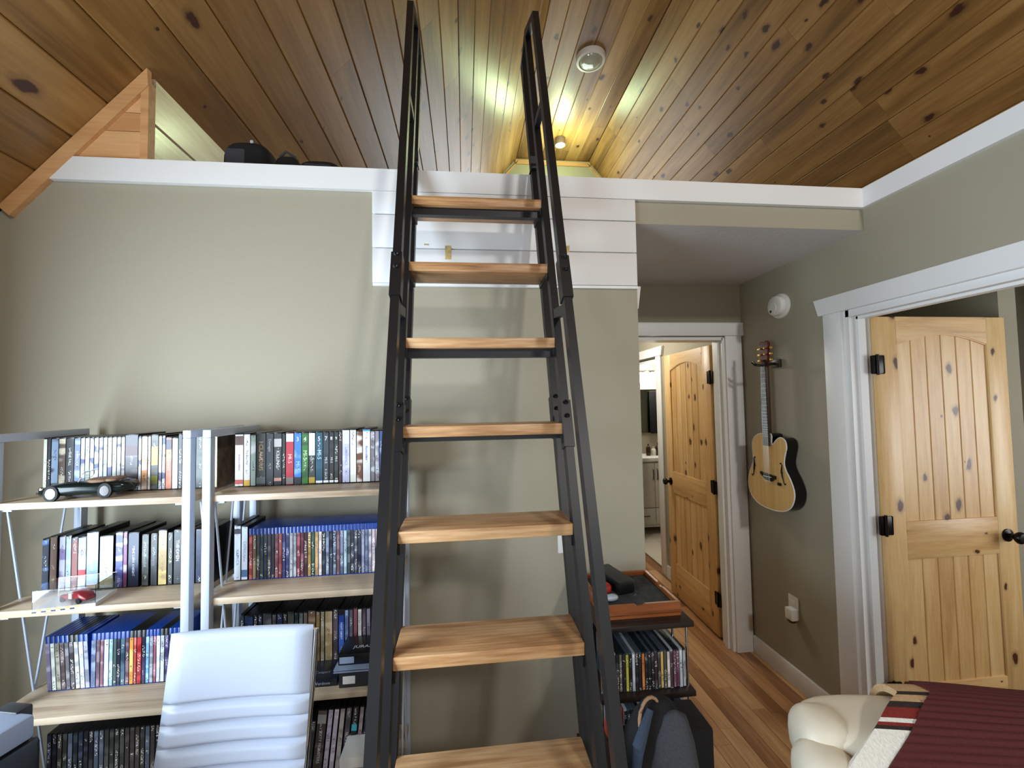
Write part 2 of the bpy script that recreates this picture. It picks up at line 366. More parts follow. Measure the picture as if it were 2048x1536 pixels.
if rest > .02: boards_along(ceiling, Vector((xe, 0, zl(xe))), Vector((1, 0, SL))/HY, Vector((SL, 0, -1))/HY, 1, rest, YB, YF, M['pine'])
boards_along(ceiling, Vector((XA, 0, ZT)), Vector((1, 0, 0)), Vector((0, 0, -1)), 6, (XB_-XA)/6, YB, YF, M['pine'])
nr = int((XR-XB_)*HY/BW)
boards_along(ceiling, Vector((XB_, 0, ZT)), Vector((1, 0, -SL))/HY, Vector((-SL, 0, -1))/HY, nr, BW, YB, YF, M['pine'])

# ---------------------------------------------------------------- walls and floors
TB, TT = 2.539, 2.629
XW = -1.735                                     # left eave wall
b = MB().prism([(XW-.1, 0), (.757, 0), (.757, 2.60), (-1.56, 2.60), (XW-.1, zl(XW-.1))], 'Y', D, D+.12)
struct(b.obj('wall_back', M['wall']), 'taupe painted wall behind the bookcases and ladder')
struct(box('wall_header', M['wall'], .757, W, D, D+.12, 2.4385, 2.60), 'taupe beam face above the hall opening')
struct(box('ceiling_hall', M['ceil'], .757, W, D+.002, E, 2.438, 2.50), 'white textured ceiling of the short hall')
OP0, OP1, OPZ = 1.085, 1.91, 2.062              # bedroom door opening in the right wall
b = MB().box(W, W+.11, OP1, E, 0, 2.60).box(W, W+.11, OP0, OP1, OPZ, 2.60).box(W, W+.11, YB, OP0, 0, 2.60)
b.box(W, W+.11, E, 4.02, 0, 2.60).box(W, W+.11, 4.02, 4.82, OPZ, 2.6).box(W, W+.11, 4.82, 5.6, 0, 2.6)
struct(b.obj('wall_right', M['wall']), 'taupe right wall holding the guitar and bedroom doorway')
b = MB().box(.3, .95, E, E+.11, 0, 2.5).box(.95, 1.745, E, E+.11, 2.062, 2.5).box(1.745, W, E, E+.11, 0, 2.5)
struct(b.obj('wall_end', M['wall']), 'taupe end wall of the hall around the far door')
struct(box('wall_hall_left', M['wall'], .637, .757, D+.12, E, 0, 2.5), 'taupe left side wall of the hall')
struct(MB().box(.3, .5, E+.11, 5.6, 0, 2.5).box(.5, W, 5.5, 5.6, 0, 2.5).obj('wall_corridor', M['wall']), 'taupe corridor walls beyond the far door')
struct(box('ceiling_corridor', M['ceil'], .3, W, E, 5.6, 2.44, 2.5))
LW0, LW1, LZ0, LZ1 = -.35, .99, .72, 1.98       # window in the left wall
b = MB().box(XW-.1, XW, YB, LW0, 0, zl(XW)).box(XW-.1, XW, LW1, D, 0, zl(XW)).box(XW-.1, XW, LW0, LW1, 0, LZ0).box(XW-.1, XW, LW0, LW1, LZ1, zl(XW))
struct(b.obj('wall_left', M['wall']), 'taupe low side wall on the left with a window')
def window(name, w_, h_, loc, rotz):
    t = empty(name, loc, (0, 0, rotz)); t['kind'] = 'structure'; t['label'] = 'white framed window with glass panes'; t['category'] = 'window'
    fr = MB(); f = .05
    fr.box(-w_/2, w_/2, -.03, .03, 0, f).box(-w_/2, w_/2, -.03, .03, h_-f, h_).box(-w_/2, -w_/2+f, -.03, .03, f, h_-f).box(w_/2-f, w_/2, -.03, .03, f, h_-f).box(-.02, .02, -.03, .03, f, h_-f)
    fr.obj('window_frame', M['white'], t)
    for s in (-1, 1): box('pane', M['pane'], min(s*.02, s*(w_/2-f)), max(s*.02, s*(w_/2-f)), -.003, .003, f, h_-f, t)
    return t
window('window_1', LW1-LW0, LZ1-LZ0, (XW-.06, (LW0+LW1)/2, LZ0), R(90))
# rear gable wall with a high window and an added low one for fill
g0 = (-.6, .95, .85, 2.15); g1 = (1.45, 2.05, 3.45, 4.05)
b = MB()
def gable(b, y0, y1, holes, zbot):
    xs = sorted(set([XE, XA, XB_, XR]+[h[0] for h in holes]+[h[1] for h in holes]))
    top = lambda x: zl(x) if x < XA else (ZT if x <= XB_ else zr(x))
    for a, c in zip(xs, xs[1:]):
        z = zbot
        for h in sorted([h for h in holes if h[0] <= a+1e-6 and h[1] >= c-1e-6], key=lambda q: q[2]):
            if h[2] > z: b.box(a, c, y0, y1, z, h[2])
            z = h[3]
        b.prism([(a, z), (c, z), (c, top(c)+.02), (a, top(a)+.02)], 'Y', y0, y1)
gable(b, YB-.1, YB, [g0, g1], 0)
struct(b.obj('wall_rear', M['wall']), 'taupe gable wall behind the camera with two windows')
window('window_2', g0[1]-g0[0], g0[3]-g0[2], ((g0[0]+g0[1])/2, YB-.06, g0[2]), 0)  # unseen low window, added to carry the fill light
window('window_3', g1[1]-g1[0], g1[3]-g1[2], ((g1[0]+g1[1])/2, YB-.06, g1[2]), 0)
b = MB(); g2 = (.35, 2.25, 3.25, 4.75); gable(b, YF, YF+.1, [g2], 2.4)
struct(b.obj('wall_loft_gable', M['wall']), 'taupe gable wall at the far end of the loft')
window('window_4', g2[1]-g2[0], g2[3]-g2[2], ((g2[0]+g2[1])/2, YF+.06, g2[2]), 0)
# pine trim round the top of the far gable wall
t = empty('trim_1'); t['kind'] = 'structure'
MB().box(XA-.02, XB_+.02, YF-.02, YF, ZT-.085, ZT-.02).obj('trim_board', M['pine_fresh'], t)
MB().prism([(XA-.02, ZT-.1), (XA+.03, ZT-.02), (0, zl(0)-.03), (0, zl(0)-.14)], 'Y', YF-.02, YF).obj('trim_board', M['pine_fresh'], t)
MB().prism([(XB_+.02, ZT-.1), (XB_-.03, ZT-.02), (2.9, zr(2.9)-.03), (2.9, zr(2.9)-.14)], 'Y', YF-.02, YF).obj('trim_board', M['pine_fresh'], t)
# loft floor wraps over the hall and the bedroom
b = MB().box(-1.24, XR, D+.12, YF, 2.5, 2.60).box(W+.11, XR, YB, D+.12, 2.5, 2.60)
struct(b.obj('floor_loft', M['shelfw']), 'loft floor above the hall and bedroom')
KX = -1.212
k = struct(MB().box(KX-.03, KX-.018, D, YF, 2.60, zl(KX)-.01).obj('wall_knee', M['slab']), 'low glossy pine board wall on the left of the loft')
M['pine_knee'] = wood('glossy_whitewashed_pine', S(150, 112, 78), S(206, 184, 158), S(228, 214, 196), 'Y', .2, .3, 9, .6, S(120, 84, 54), 4.6, .2, .9)  # bright window reflection on the pine is put into the pale colour
boards_along(k, Vector((KX-.018+.018, 0, 2.60)), Vector((0, 0, 1)), Vector((1, 0, 0)), 2, .19, D+.02, YF, M['pine_knee'], lens=(2.5, 4.5))
# bedroom shell
b = MB().box(W+.11, 2.86, 2.7, 2.8, 0, 2.5).box(2.86, 2.97, 1.99, 2.8, 0, 2.5).box(2.97, XR, 2.7, 2.8, 0, 2.5).box(4.25, XR+.05, YB, 2.8, 0, 2.6)
struct(b.obj('wall_bedroom', M['wall']), 'taupe bedroom walls seen past the open pine door')
struct(box('ceiling_bedroom', M['ceil'], W+.11, XR, YB, 2.7, 2.44, 2.499))
struct(box('baseboard_bedroom', M['white'], 2.845, 2.985, 1.972, 1.99, 0, .11))
struct(box('baseboard_bedroom_far', M['white'], 2.97, 4.25, 2.682, 2.7, 0, .11))
# bathroom shell
b = MB().box(W+.11, 3.4, 5.56, 5.66, 0, 2.5).box(3.3, 3.4, 3.5, 5.6, 0, 2.5).box(W+.11, 3.4, 3.4, 3.5, 0, 2.5)
struct(b.obj('wall_bathroom', M['wall']), 'taupe bathroom walls beyond the far door')
struct(box('ceiling_bathroom', M['ceil'], W+.11, 3.4, 3.4, 5.66, 2.44, 2.499))
fb = struct(box('floor_bathroom', M['floor_base'], W+.06, 3.4, 3.4, 5.6, -.06, -.012), 'cream tiled bathroom floor')
for i in range(5):
    for j in range(7): box('tile', M['tile'], W+.06+i*.3+.002, W+.06+(i+1)*.3-.002, 3.5+j*.3+.002, 3.5+(j+1)*.3-.002, -.012, 0, fb)
# floor with oak strips
fl = struct(MB().box(XW, W+.06, YB, D, -.08, -.014).box(.5, W+.06, D, 5.6, -.08, -.014).box(W+.06, 4.3, YB, 2.8, -.08, -.001).obj('floor', M['floor_base']), 'light oak strip floor')
PW = .083; n = int((W+.06-XW)/PW)+1
for kx in range(n):
    xa = XW+kx*PW; xb = min(xa+PW, W+.055)
    if xb-xa < .02: continue
    yb_ = D if xb < .64 else 5.55
    y = -1.2-random.random()*1.2
    while y < yb_:
        L = random.uniform(1.0, 2.2) if xb < .6 else random.uniform(.55, 1.7)
        a, c = max(y, -1.2), min(y+L, yb_); y += L
        if c-a < .05: continue
        me = plank_mesh(xb-xa, c-a, .013, .0012)
        link('floor_board', me, M['floor'], fl, ((xa+xb)/2, (a+c)/2, 0))
boards_along(fl, Vector((XW, 0, 0)), Vector((1, 0, 0)), Vector((0, 0, 1)), 12, .3, YB, -1.2, M['floor'], 'floor_board', (9, 9), .013, .0012)

# ---------------------------------------------------------------- trims
b = MB().prism([(-1.600, TB), (W-.02, TB), (W-.02, TT), (-1.518, TT)], 'Y', D-.02, D)
struct(b.obj('trim_2', M['white']), 'white loft edge board across the back wall')
struct(box('trim_3', M['white'], W-.02, W, YB, D, TB, TT), 'white loft edge board along the right wall')
# shiplap panel behind the ladder top
sp = struct(box('trim_4', M['white'], -.366, .752, D-.006, D, 2.157, TB), 'white shiplap panel under the loft edge behind the ladder')
for a, c in ((2.157, 2.300), (2.3025, 2.440), (2.4425, 2.5385)): box('shiplap_board', M['white'], -.366, .752, D-.018, D-.006, a+.0012, c-.0012, sp, .0012)
for x, z, w_, h_ in ((-.06, 2.286, .026, .058), (.447, 2.312, .014, .03), (-.148, 2.318, .02, .006)): box('bare_patch', M['patch'], x-w_/2, x+w_/2, D-.0185, D-.017, z-h_/2, z+h_/2, sp)
struct(box('trim_5', M['white'], -.366, .757, D-.012, D, 2.146, 2.157))
# rake trim, pine triangle closing the loft side
rk = empty('trim_6'); rk['kind'] = 'structure'; rk['label'] = 'pine rake trim and triangular pine panel at the loft side'; rk['category'] = 'trim'
d = Vector((1, SL))/HY; nrm = Vector((SL, -1))/HY
p0 = Vector((-1.72, zl(-1.72)-.003)); p1 = Vector((XL0+.012, zl(XL0+.012)-.003)); wd = .052
MB().prism([tuple(p0), tuple(p1), (p1.x+.005, p1.y-.07), (p0.x+nrm.x*wd, p0.y+nrm.y*wd)], 'Y', D-.022, D+.002).obj('rake_board', M['pine_fresh'], rk)
MB().box(KX-.028, KX+.0, D-.018, D+.02, TT, zl(KX)-.06).obj('corner_board', M['pine_fresh'], rk)
zs = [2.60, 2.745, 2.82, 2.93]
for za, zb in zip(zs, zs[1:]):
    xa = lambda z: XL0+(z-ZL0)/SL+.03
    MB().prism([(xa(za), za+.001), (KX-.028, za+.001), (KX-.028, zb-.002), (min(KX-.03, xa(zb)), zb-.002)], 'Y', D-.006, D+.012).obj('panel_board', M['pine_fresh'], rk)
# baseboards
struct(box('baseboard_right', M['white'], W-.016, W, OP1+.11, E-.02, 0, .11, None, .003), 'white baseboard below the guitar')
struct(box('baseboard_back', M['white'], XW, .757, D-.015, D, 0, .11))
struct(box('baseboard_right_near', M['white'], W-.016, W, YB, OP0-.11, 0, .11))
struct(box('baseboard_corridor', M['white'], W-.016, W, E+.11, 3.93, 0, .11))
# ---------------------------------------------------------------- door casings
def casing_x(name, x, s, ya, yb, zt, label, ear=True):
    """casing on a wall x=const; s = side the face looks to (-1: -x)"""
    t = empty(name); t['kind'] = 'structure'; t['label'] = label; t['category'] = 'trim'
    f = lambda a, c: (min(x, x+s*a), max(x, x+s*a))
    cw = .105; xa, xb = f(.018, 0)
    box('side_casing', M['white'], xa, xb, yb+.012, yb+.012+cw, 0, zt+.02, t, .002)
    box('side_casing', M['white'], xa, xb, ya-.012-cw, ya-.012, 0, zt+.02, t, .002)
    ha, hb = f(.026, 0)
    e = cw+.03
    MB().prism([(ya-.012-e, zt+.02), (yb+.012+e-.008, zt+.02), (yb+.012+e+.018, zt+.107), (ya-.012-e-.026, zt+.107)], 'X', ha, hb).bevel(.002).obj('head_casing', M['white'], t)
    return t
c = casing_x('door_casing_bedroom', W, -1, OP0, OP1, OPZ, 'white casing round the right bedroom doorway'); c.name = 'trim_7'
j = MB().box(W-.002, W+.112, OP1-.018, OP1+.012, 0, OPZ+.02).box(W-.002, W+.112, OP0-.012, OP0+.018, 0, OPZ+.02).box(W-.002, W+.112, OP0, OP1, OPZ-.012, OPZ+.02)
j.box(W+.035, W+.075, OP1-.030, OP1-.018, 0, OPZ-.012).box(W+.035, W+.075, OP0+.018, OP0+.03, 0, OPZ-.012).box(W+.035, W+.075, OP0+.02, OP1-.02, OPZ-.024, OPZ-.012)
struct(j.obj('door_jamb', M['white'], c)); c.children[-1].name = 'jamb'
c2 = casing_x('trim_8', W, -1, 4.02, 4.82, OPZ, 'white casing of the bathroom doorway past the far door')
struct(MB().box(W, W+.11, 4.0, 4.03, 0, OPZ).box(W, W+.11, 4.81, 4.84, 0, OPZ).box(W, W+.11, 4.02, 4.82, OPZ-.02, OPZ+.01).obj('jamb', M['white'], c2))
# hall left side: only the ear of a head casing shows
t = empty('trim_9'); t['kind'] = 'structure'; t['label'] = 'white slanted ear of a head casing at the hall corner'; t['category'] = 'trim'
MB().prism([(1.835, 2.072), (2.62, 2.072), (2.62, 2.163), (1.803, 2.163)], 'X', .757, .780).obj('head_casing', M['white'], t)
box('side_casing', M['white'], .757, .772, 1.86, 1.95, 0, 2.072, t)
# end wall doorway casing
EX0, EX1 = .96, 1.735
t = empty('trim_10'); t['kind'] = 'structure'; t['label'] = 'white casing round the far doorway at the hall end'; t['category'] = 'trim'
box('side_casing', M['white'], EX1+.012, W-.012, E-.018, E, 0, 2.082, t, .002)
box('side_casing', M['white'], EX0-.115, EX0-.012, E-.018, E, 0, 2.082, t, .002)
box('head_casing', M['white'], EX0-.135, W-.001, E-.026, E, 2.082, 2.170, t, .002)
MB().box(EX1-.006, EX1+.012, E-.002, E+.112, 0, 2.07).box(EX0-.012, EX0+.006, E-.002, E+.112, 0, 2.07).box(EX0, EX1, E-.002, E+.112, 2.055, 2.075).box(EX1-.018, EX1-.006, E+.035, E+.07, 0, 2.055).obj('jamb', M['white'], t)

# ---------------------------------------------------------------- pine doors
def pine_door(name, label, wd, ht, loc, rotz, hinge_x=0.):
    t = empty(name, loc, (0, 0, rotz)); t['kind'] = 'structure'; t['label'] = label; t['category'] = 'door'
    th = .0175; sw = .112; rx0, rx1 = sw, wd-sw
    for a, c in ((0, sw), (wd-sw, wd)): box('stile', M['door'], a, c, -th, th, 0, ht, t, .003)
    n = 14; arch = [(rx0+(rx1-rx0)*i/n, ht-.135+.052*math.sin(math.pi*i/n)) for i in range(n+1)]
    MB().prism([(rx1, ht), (rx0, ht)]+arch, 'Y', -th, th).obj('top_rail', M['door_rail'], t)
    MB().prism([(p[0], p[1]+.014) for p in arch[::-1]]+[(p[0], p[1]-.006) for p in arch], 'Y', -th+.003, th-.003).obj('arch_moulding', M['door_rail'], t)
    box('mid_rail', M['door_rail'], rx0, rx1, -th, th, .862, 1.042, t, .003)
    box('bottom_rail', M['door_rail'], rx0, rx1, -th, th, 0, .275, t, .003)
    np_ = 6; pw = (rx1-rx0)/np_
    for k in range(np_):
        for za, zb in ((.27, .868), (1.036, ht-.075)):
            a = rx0+k*pw; h = .009; ch = .004
            MB().prism([(a+.0004, -h+ch), (a+ch, -h), (a+pw-ch, -h), (a+pw-.0004, -h+ch), (a+pw-.0004, h-ch), (a+pw-ch, h), (a+ch, h), (a+.0004, h-ch)], 'Z', za, zb).obj('panel_plank', M['door'], t)
    for z in (.26, 1.03, 1.80):
        g = box('hinge', M['bronze'], -.034, .036, -th-.003, -th+.001, z-.045, z+.045, t, .006) if not hinge_x else box('hinge', M['bronze'], -.034, .036, th-.001, th+.003, z-.045, z+.045, t, .006)
        y = -th-.005 if not hinge_x else th+.005
        MB().tube([(-.003, y, z-.05), (-.003, y, z+.05)], .0065, 10).obj('hinge_pin', M['bronze'], g, smooth=True)
    for s in (-1, 1):
        prof = [(.031, 0), (.031, .006), (.012, .012), (.012, .03), (.022, .037), (.029, .047), (.029, .055), (.022, .064), (0, .067)]
        MB().lathe(prof, 20, Matrix.Rotation(R(90 if s < 0 else -90), 4, 'X')).obj('door_knob', M['bronze'], t, (wd-.065, s*th, .95), smooth=True)
    box('latch_plate', M['bronze'], wd-.001, wd+.001, -.012, .012, .92, .98, t)
    return t
pine_door('door_1', 'knotty pine door standing open into the right bedroom', .735, 2.035, (1.988, 1.885, .012), R(0.5))
pine_door('door_2', 'knotty pine door open at the end of the hall', .74, 2.03, (1.745, 2.86, .012), R(88.5), 1)

# ---------------------------------------------------------------- loft ladder
lad = tag(empty('loft_ladder', (.055, .717, 0)), 'black metal loft ladder with oak treads leaning on the loft edge', 'ladder')
LO = Vector((.055, .717, 0)); LB = .3361
def LP(x, off, z): return Vector((x, .717+off+LB*z, z))-LO
XLB, XRB = -.191, .302
TZ = [2.405-.2691*i for i in range(9)]
for s, x in ((-1, XLB), (1, XRB)):
    xa = x+(.004 if s < 0 else -.004)
    MB().tube([LP(xa, -.165, .0), LP(xa, -.165, 3.20), LP(x, .02, 3.325), LP(x, .155, 3.275), LP(x, .155, 3.1)], 0, rect=(.024, .036)).obj('handrail', M['black'], lad)
    MB().tube([LP(x, .018, 0), LP(x, .018, 3.31)], 0, rect=(.024, .036)).obj('front_stringer', M['black'], lad)
    MB().tube([LP(x, .155, 0), LP(x, .155, 3.12)], 0, rect=(.024, .036)).obj('rear_stringer', M['black'], lad)
    for off, zc in ((-.165, 2.03), (.018, 1.60), (.155, 1.62)):
        xx = xa if off < 0 else x
        sl = MB().tube([LP(xx, off, zc-.075), LP(xx, off, zc+.06)], 0, rect=(.031, .044)).obj('coupling_sleeve', M['black'], lad)
        for dz in (.04, .08):
            p = LP(xx, off-.024, zc+dz-.02)
            MB().lathe([(.008, 0), (.008, .003), (.004, .004), (0, .002)], 12, Matrix.Rotation(R(90+18.6), 4, 'X')).obj('screw', M['screw'], sl, p)
    for z in (.55, 1.93, 2.75):
        MB().tube([LP(xa, -.15, z), LP(x, .01, z+.02)], 0, rect=(.02, .03)).obj('rail_link', M['black'], lad)
    # hook over the loft edge
    hk = MB().box(x-.015-LO.x, x+.015-LO.x, 1.72-LO.y, 1.86-LO.y, 2.632, 2.640).box(x-.015-LO.x, x+.015-LO.x, 1.75-LO.y, 1.762-LO.y, 2.632, 2.70)
    hk.box(x-.015-LO.x, x+.015-LO.x, 1.852-LO.y, 1.86-LO.y, 2.604, 2.64); hk.obj('loft_hook', M['black'], lad)
    MB().box(x-.03-LO.x, x+.03-LO.x, .52-LO.y, .59-LO.y, 0, .012).box(x-.03-LO.x, x+.03-LO.x, .70-LO.y, .90-LO.y, 0, .012).obj('foot_plate', M['black'], lad)
xa, xb = XLB+.012, XRB-.012
for i, z in enumerate(TZ):
    if z < .1: continue
    yf = .717+LB*z
    tr = box('tread', M['tread'], xa-LO.x, xb-LO.x, 0, .148, -.032, 0, lad, .0025, (0, yf-LO.y, z))
    # supports below: cross bar and end brackets
    if i in (0, 2, 3): box('support_bar', M['black'], xa-LO.x, xb-LO.x, .022, .048, -.06 if i != 3 else -.046, -.0325, tr)
    for x in (xa+.003, xb-.003): MB().prism([(.0, -.033), (.148, -.033), (.140, -.05), (.02, -.045), (.0, -.06)], 'X', x-.003-LO.x, x+.003-LO.x).obj('end_bracket', M['black'], tr)

# ---------------------------------------------------------------- bookcases
SZ = [1.391, 1.079, .767, .455, .12]; FY, BY = 1.432, 1.74
def bookcase(xa, xb, label):
    t = tag(empty('bookcase', ((xa+xb)/2, FY, 0)), label, 'bookcase'); cx = (xa+xb)/2
    a, c = xa-cx, xb-cx; dp = BY-FY; q = .024; top = 1.60
    for s, x in ((-1, a), (1, c)):
        x1, x2 = (x, x+q) if s < 0 else (x-q, x)
        box('front_post', M['grey_metal'], x1, x2, -.012, .014, 0, top-.03, t, .002)
        box('rear_post', M['grey_metal'], x1, x2, dp-.028, dp, 0, top-.03, t, .002)
        box('top_bar', M['grey_metal'], x1, x2, -.012, dp, top-.03, top-.006, t, .002)
        xm = x1+.004 if s < 0 else x2-.004
        for za, zb in ((1.365, .14),):
            MB().tube([(xm, .05, za), (xm, dp-.06, zb)], .0035, 8).obj('brace_rod', M['grey_metal'], t, smooth=True)
            MB().tube([(xm, dp-.06, za), (xm, .05, zb)], .0035, 8).obj('brace_rod', M['grey_metal'], t, smooth=True)
    for z in SZ:
        sh = box('shelf', M['shelfw'], a+.004, c-.004, .0, dp-.03, z-.020, z, t, .0015)
        for s, x in ((-1, a), (1, c)):
            x1, x2 = (x+q, x+q+.03) if s < 0 else (x-q-.03, x-q)
            box('shelf_bracket', M['grey_metal'], x1, x2, .008, .035, z-.026, z-.0205, sh)
    return t
LBX = (-1.392, -.835); RBX = (-.802, -.222)
bookcase(*LBX, 'left bookcase with pale metal frame and light wood shelves')
bookcase(*RBX, 'right bookcase with pale metal frame, partly behind the ladder')

# ---------------------------------------------------------------- disc cases
_cm = {}
def case_mesh(wd, h, dp, m):
    k = (round(wd, 4), round(h, 3), round(dp, 3), m)
    if k not in _cm:
        b = MB().box(-wd/2, wd/2, 0, dp, 0, h); b.bm.edges.ensure_lookup_table()
        ed = [e for e in b.bm.edges if all(abs(v.co.y) < 1e-6 for v in e.verts)]
        bmesh.ops.bevel(b.bm, geom=ed, offset=min(.0022, wd*.22), segments=2, affect='EDGES', profile=.5)
        me = b.mesh('case', True); me.materials.append(M[m]); _cm[k] = me
    return _cm[k]
_im = {}
def disc_case(x, wd, y, z, h, dp, shell, ins, label, cat, group, lean=0, top_gap=.004, text=None, extra=None, gap=.0005):
    r = link('disc_case', case_mesh(wd-gap, h, dp, shell), None, None, (x, y, z), (0, lean, 0)); tag(r, label, cat, group)
    k = (round(wd, 4), round(h, 3), round(top_gap, 3))
    if k not in _im: _im[k] = MB().box(-wd/2+.0014, wd/2-.0014, -.0008, .0004, .004, h-top_gap).mesh('spine_sleeve')
    me = _im[k].copy(); me.materials.append(ins); sl = link('spine_sleeve', me, None, r)
    if text:
        for tx in text:
            s, size, col, zc = tx[:4]
            letter(s, size, col, r, (0, -.0014, h*zc), (R(90), R(90), 0) if len(tx) < 5 else (R(90), 0, 0))
    if extra:
        for za, zb, c in extra: box('print_panel', flat(c, .4), -wd/2+.0016, wd/2-.0016, -.0011, -.0007, h*za, h*zb, r)
    return r
def hang(o): return o
KBLK, KGRN, WHT = (24, 25, 30), (40, 58, 52), (222, 222, 226)
def row(xs, specs, y, z, shelf, case, group, first=0):
    """xs: list of x borders; specs: one dict per case"""
    i = 0
    for (xa, xb), sp in zip(xs, specs):
        lab = f"{sp['d']} case, {ordi(i)} from left on {shelf} shelf of {case} bookcase"
        disc_case((xa+xb)/2, xb-xa, y+sp.get('dy', 0), z, sp.get('h', .182), sp.get('dp', .13), sp.get('shell', 'blackp'), sp.get('m') or prnt(sp['c'], sp.get('c2'), sp.get('amt', .4)), lab, 'disc case', group, sp.get('lean', 0), sp.get('tg', .004), sp.get('t'), sp.get('e'))
        i += 1
def shade(c, a, b_):
    k = random.choice((a, b_)); return tuple(max(0, min(255, v+k)) for v in c)
def pairs(l): return list(zip(l, l[1:]))
def sp(d, c, c2=None, **k): return dict(d=d, c=c, c2=c2, **k)
GOLD = (196, 160, 96)
SPY = 1.56
# right bookcase, top shelf
xs = [-.778, -.750, -.728, -.71, -.678, -.653, -.626, -.614, -.587, -.562, -.539, -.516, -.491, -.471, -.454, -.439, -.427, -.401, -.379, -.358, -.331, -.316, -.301, -.285, -.270, -.255]
num = lambda n, c=(226, 226, 230): (n, .020, c, .86, 1)
mi = lambda c=(206, 206, 210), z=.5: ('MI-5', .018, c, z)
R1 = [sp('white boxed set', (230, 230, 234), (222, 222, 228), t=[('RONALD FERRIS', .0075, (150, 40, 44), .46)], e=[(.78, .95, (96, 66, 56)), (.06, .14, (206, 96, 92))]),
      sp('white yellow footed', (232, 232, 236), (220, 220, 226), t=[('The Blue Max', .009, (40, 44, 56), .55)], e=[(.0225, .13, (214, 172, 60))]),
      sp('narrow pale green', (150, 168, 160), (206, 212, 214), h=.178),
      sp('dark green gold lettered', (34, 40, 38), (40, 46, 44), amt=.2, t=[('I·CLAUDIUS', .019, GOLD, .56)], e=[(.05, .17, (88, 98, 100))], h=.184),
      sp('navy black handwritten', (20, 22, 34), (26, 28, 40), amt=.2, t=[('Damages', .012, (196, 196, 204), .76)], h=.182),
      sp('black white lettered', (20, 20, 22), (26, 26, 28), amt=.1, t=[('KILLING', .016, (232, 232, 232), .5)], e=[(.73, .88, (196, 196, 196)), (.09, .15, (206, 150, 132))]),
      sp('slim plain black', (16, 14, 18), (22, 20, 24), h=.178),
      sp('red white topped', (186, 32, 52), (176, 30, 50), amt=.1, t=[mi((226, 180, 186))], e=[(.82, .97, (206, 216, 228)), (.03, .15, (120, 110, 110))]),
      sp('bright blue', (52, 118, 200), (120, 170, 220), amt=.3, t=[mi((170, 206, 236), .36), num('3')], e=[(.02, .15, (30, 34, 42))]),
      sp('leaf green', (50, 108, 42), (36, 78, 34), amt=.3, t=[mi((196, 226, 176), .56), num('4')]),
      sp('white and olive', (60, 62, 56), (44, 46, 48), t=[mi((170, 176, 186), .55)], e=[(.55, .97, (206, 214, 226)), (.03, .14, (170, 140, 48))]),
      sp('teal', (34, 74, 92), (40, 84, 104), t=[mi((176, 206, 216), .56), num('5')], e=[(.03, .07, (216, 220, 222))]),
      sp('slate grey number seven', (56, 62, 70), (46, 50, 58), t=[('MI-5', .012, (196, 200, 206), .45), num('7')], e=[(.03, .07, (216, 220, 222))]),
      sp('charcoal number eight', (48, 46, 48), (58, 54, 56), t=[('MI-5', .011, (196, 200, 206), .45), ('8', .016, (226, 226, 226), .86, 1)], e=[(.03, .07, (216, 220, 222))]),
      sp('charcoal number nine', (48, 56, 52), (58, 62, 60), t=[('MI-5', .010, (196, 206, 200), .47), ('9', .014, (226, 226, 226), .86, 1)], e=[(.03, .07, (216, 220, 222))]),
      sp('slim maroon grey', (70, 52, 60), (60, 50, 56)),
      sp('lavender silver', (188, 188, 214), (206, 208, 226), t=[('LAWRENCE', .012, (140, 140, 176), .5)], h=.188),
      sp('cream white boxed', (226, 226, 214), (236, 238, 236), h=.188),
      sp('brown and cream', (110, 74, 56), (216, 206, 196)),
      sp('white blue lettered', (226, 226, 222), (216, 216, 214), t=[('Blackadder', .011, (36, 100, 190), .55)], e=[(.95, .975, (36, 150, 226))], h=.188),
      sp('grey silver', (130, 126, 130), (196, 196, 200)), sp('silver and plum', (150, 140, 146), (206, 208, 214)),
      sp('steel blue', (66, 90, 140), (150, 170, 206)), sp('pale blue', (130, 150, 186), (220, 224, 230)), sp('dark red', (110, 40, 40), (150, 60, 50))]
row(pairs(xs), R1, SPY, SZ[0], 'top', 'right', 'discs on the top shelf of the right bookcase')
# left bookcase, top shelf
xs = [-1.362, -1.350, -1.339, -1.317, -1.296, -1.271, -1.252, -1.239, -1.225, -1.212, -1.198, -1.185, -1.172, -1.158, -1.144, -1.131, -1.119, -1.079, -1.069, -1.05, -1.04, -1.017, -1.006, -.995, -.975, -.956, -.943, -.930, -.901, -.873, -.833]
L1 = [sp('cream edged', (206, 210, 190), (226, 228, 214)), sp('plain black', (18, 18, 24), (26, 24, 32), h=.184),
      sp('sky blue', (150, 176, 206), (60, 66, 84), amt=.3), sp('brown and cream', (92, 78, 68), (200, 190, 166), t=[('THE', .011, (226, 220, 206), .74)]),
      sp('black white lettered', (28, 26, 32), (44, 40, 46), t=[('THE FALL', .011, (206, 200, 190), .62)]), sp('blue grey', (92, 108, 140), (150, 170, 200), t=[('SHERLOCK', .010, (216, 222, 230), .62)])]
for i in range(10): L1.append(sp(['white navy edged', 'pale green white', 'ivory', 'white and teal', 'lilac white', 'pale aqua', 'pale gold', 'mint white', 'white', 'soft white'][i], [(216, 222, 226), (196, 208, 196), (226, 222, 206), (206, 220, 220), (190, 186, 220), (186, 214, 220), (224, 212, 178), (206, 222, 206), (224, 226, 228), (212, 214, 212)][i], (70, 76, 120), amt=.25))
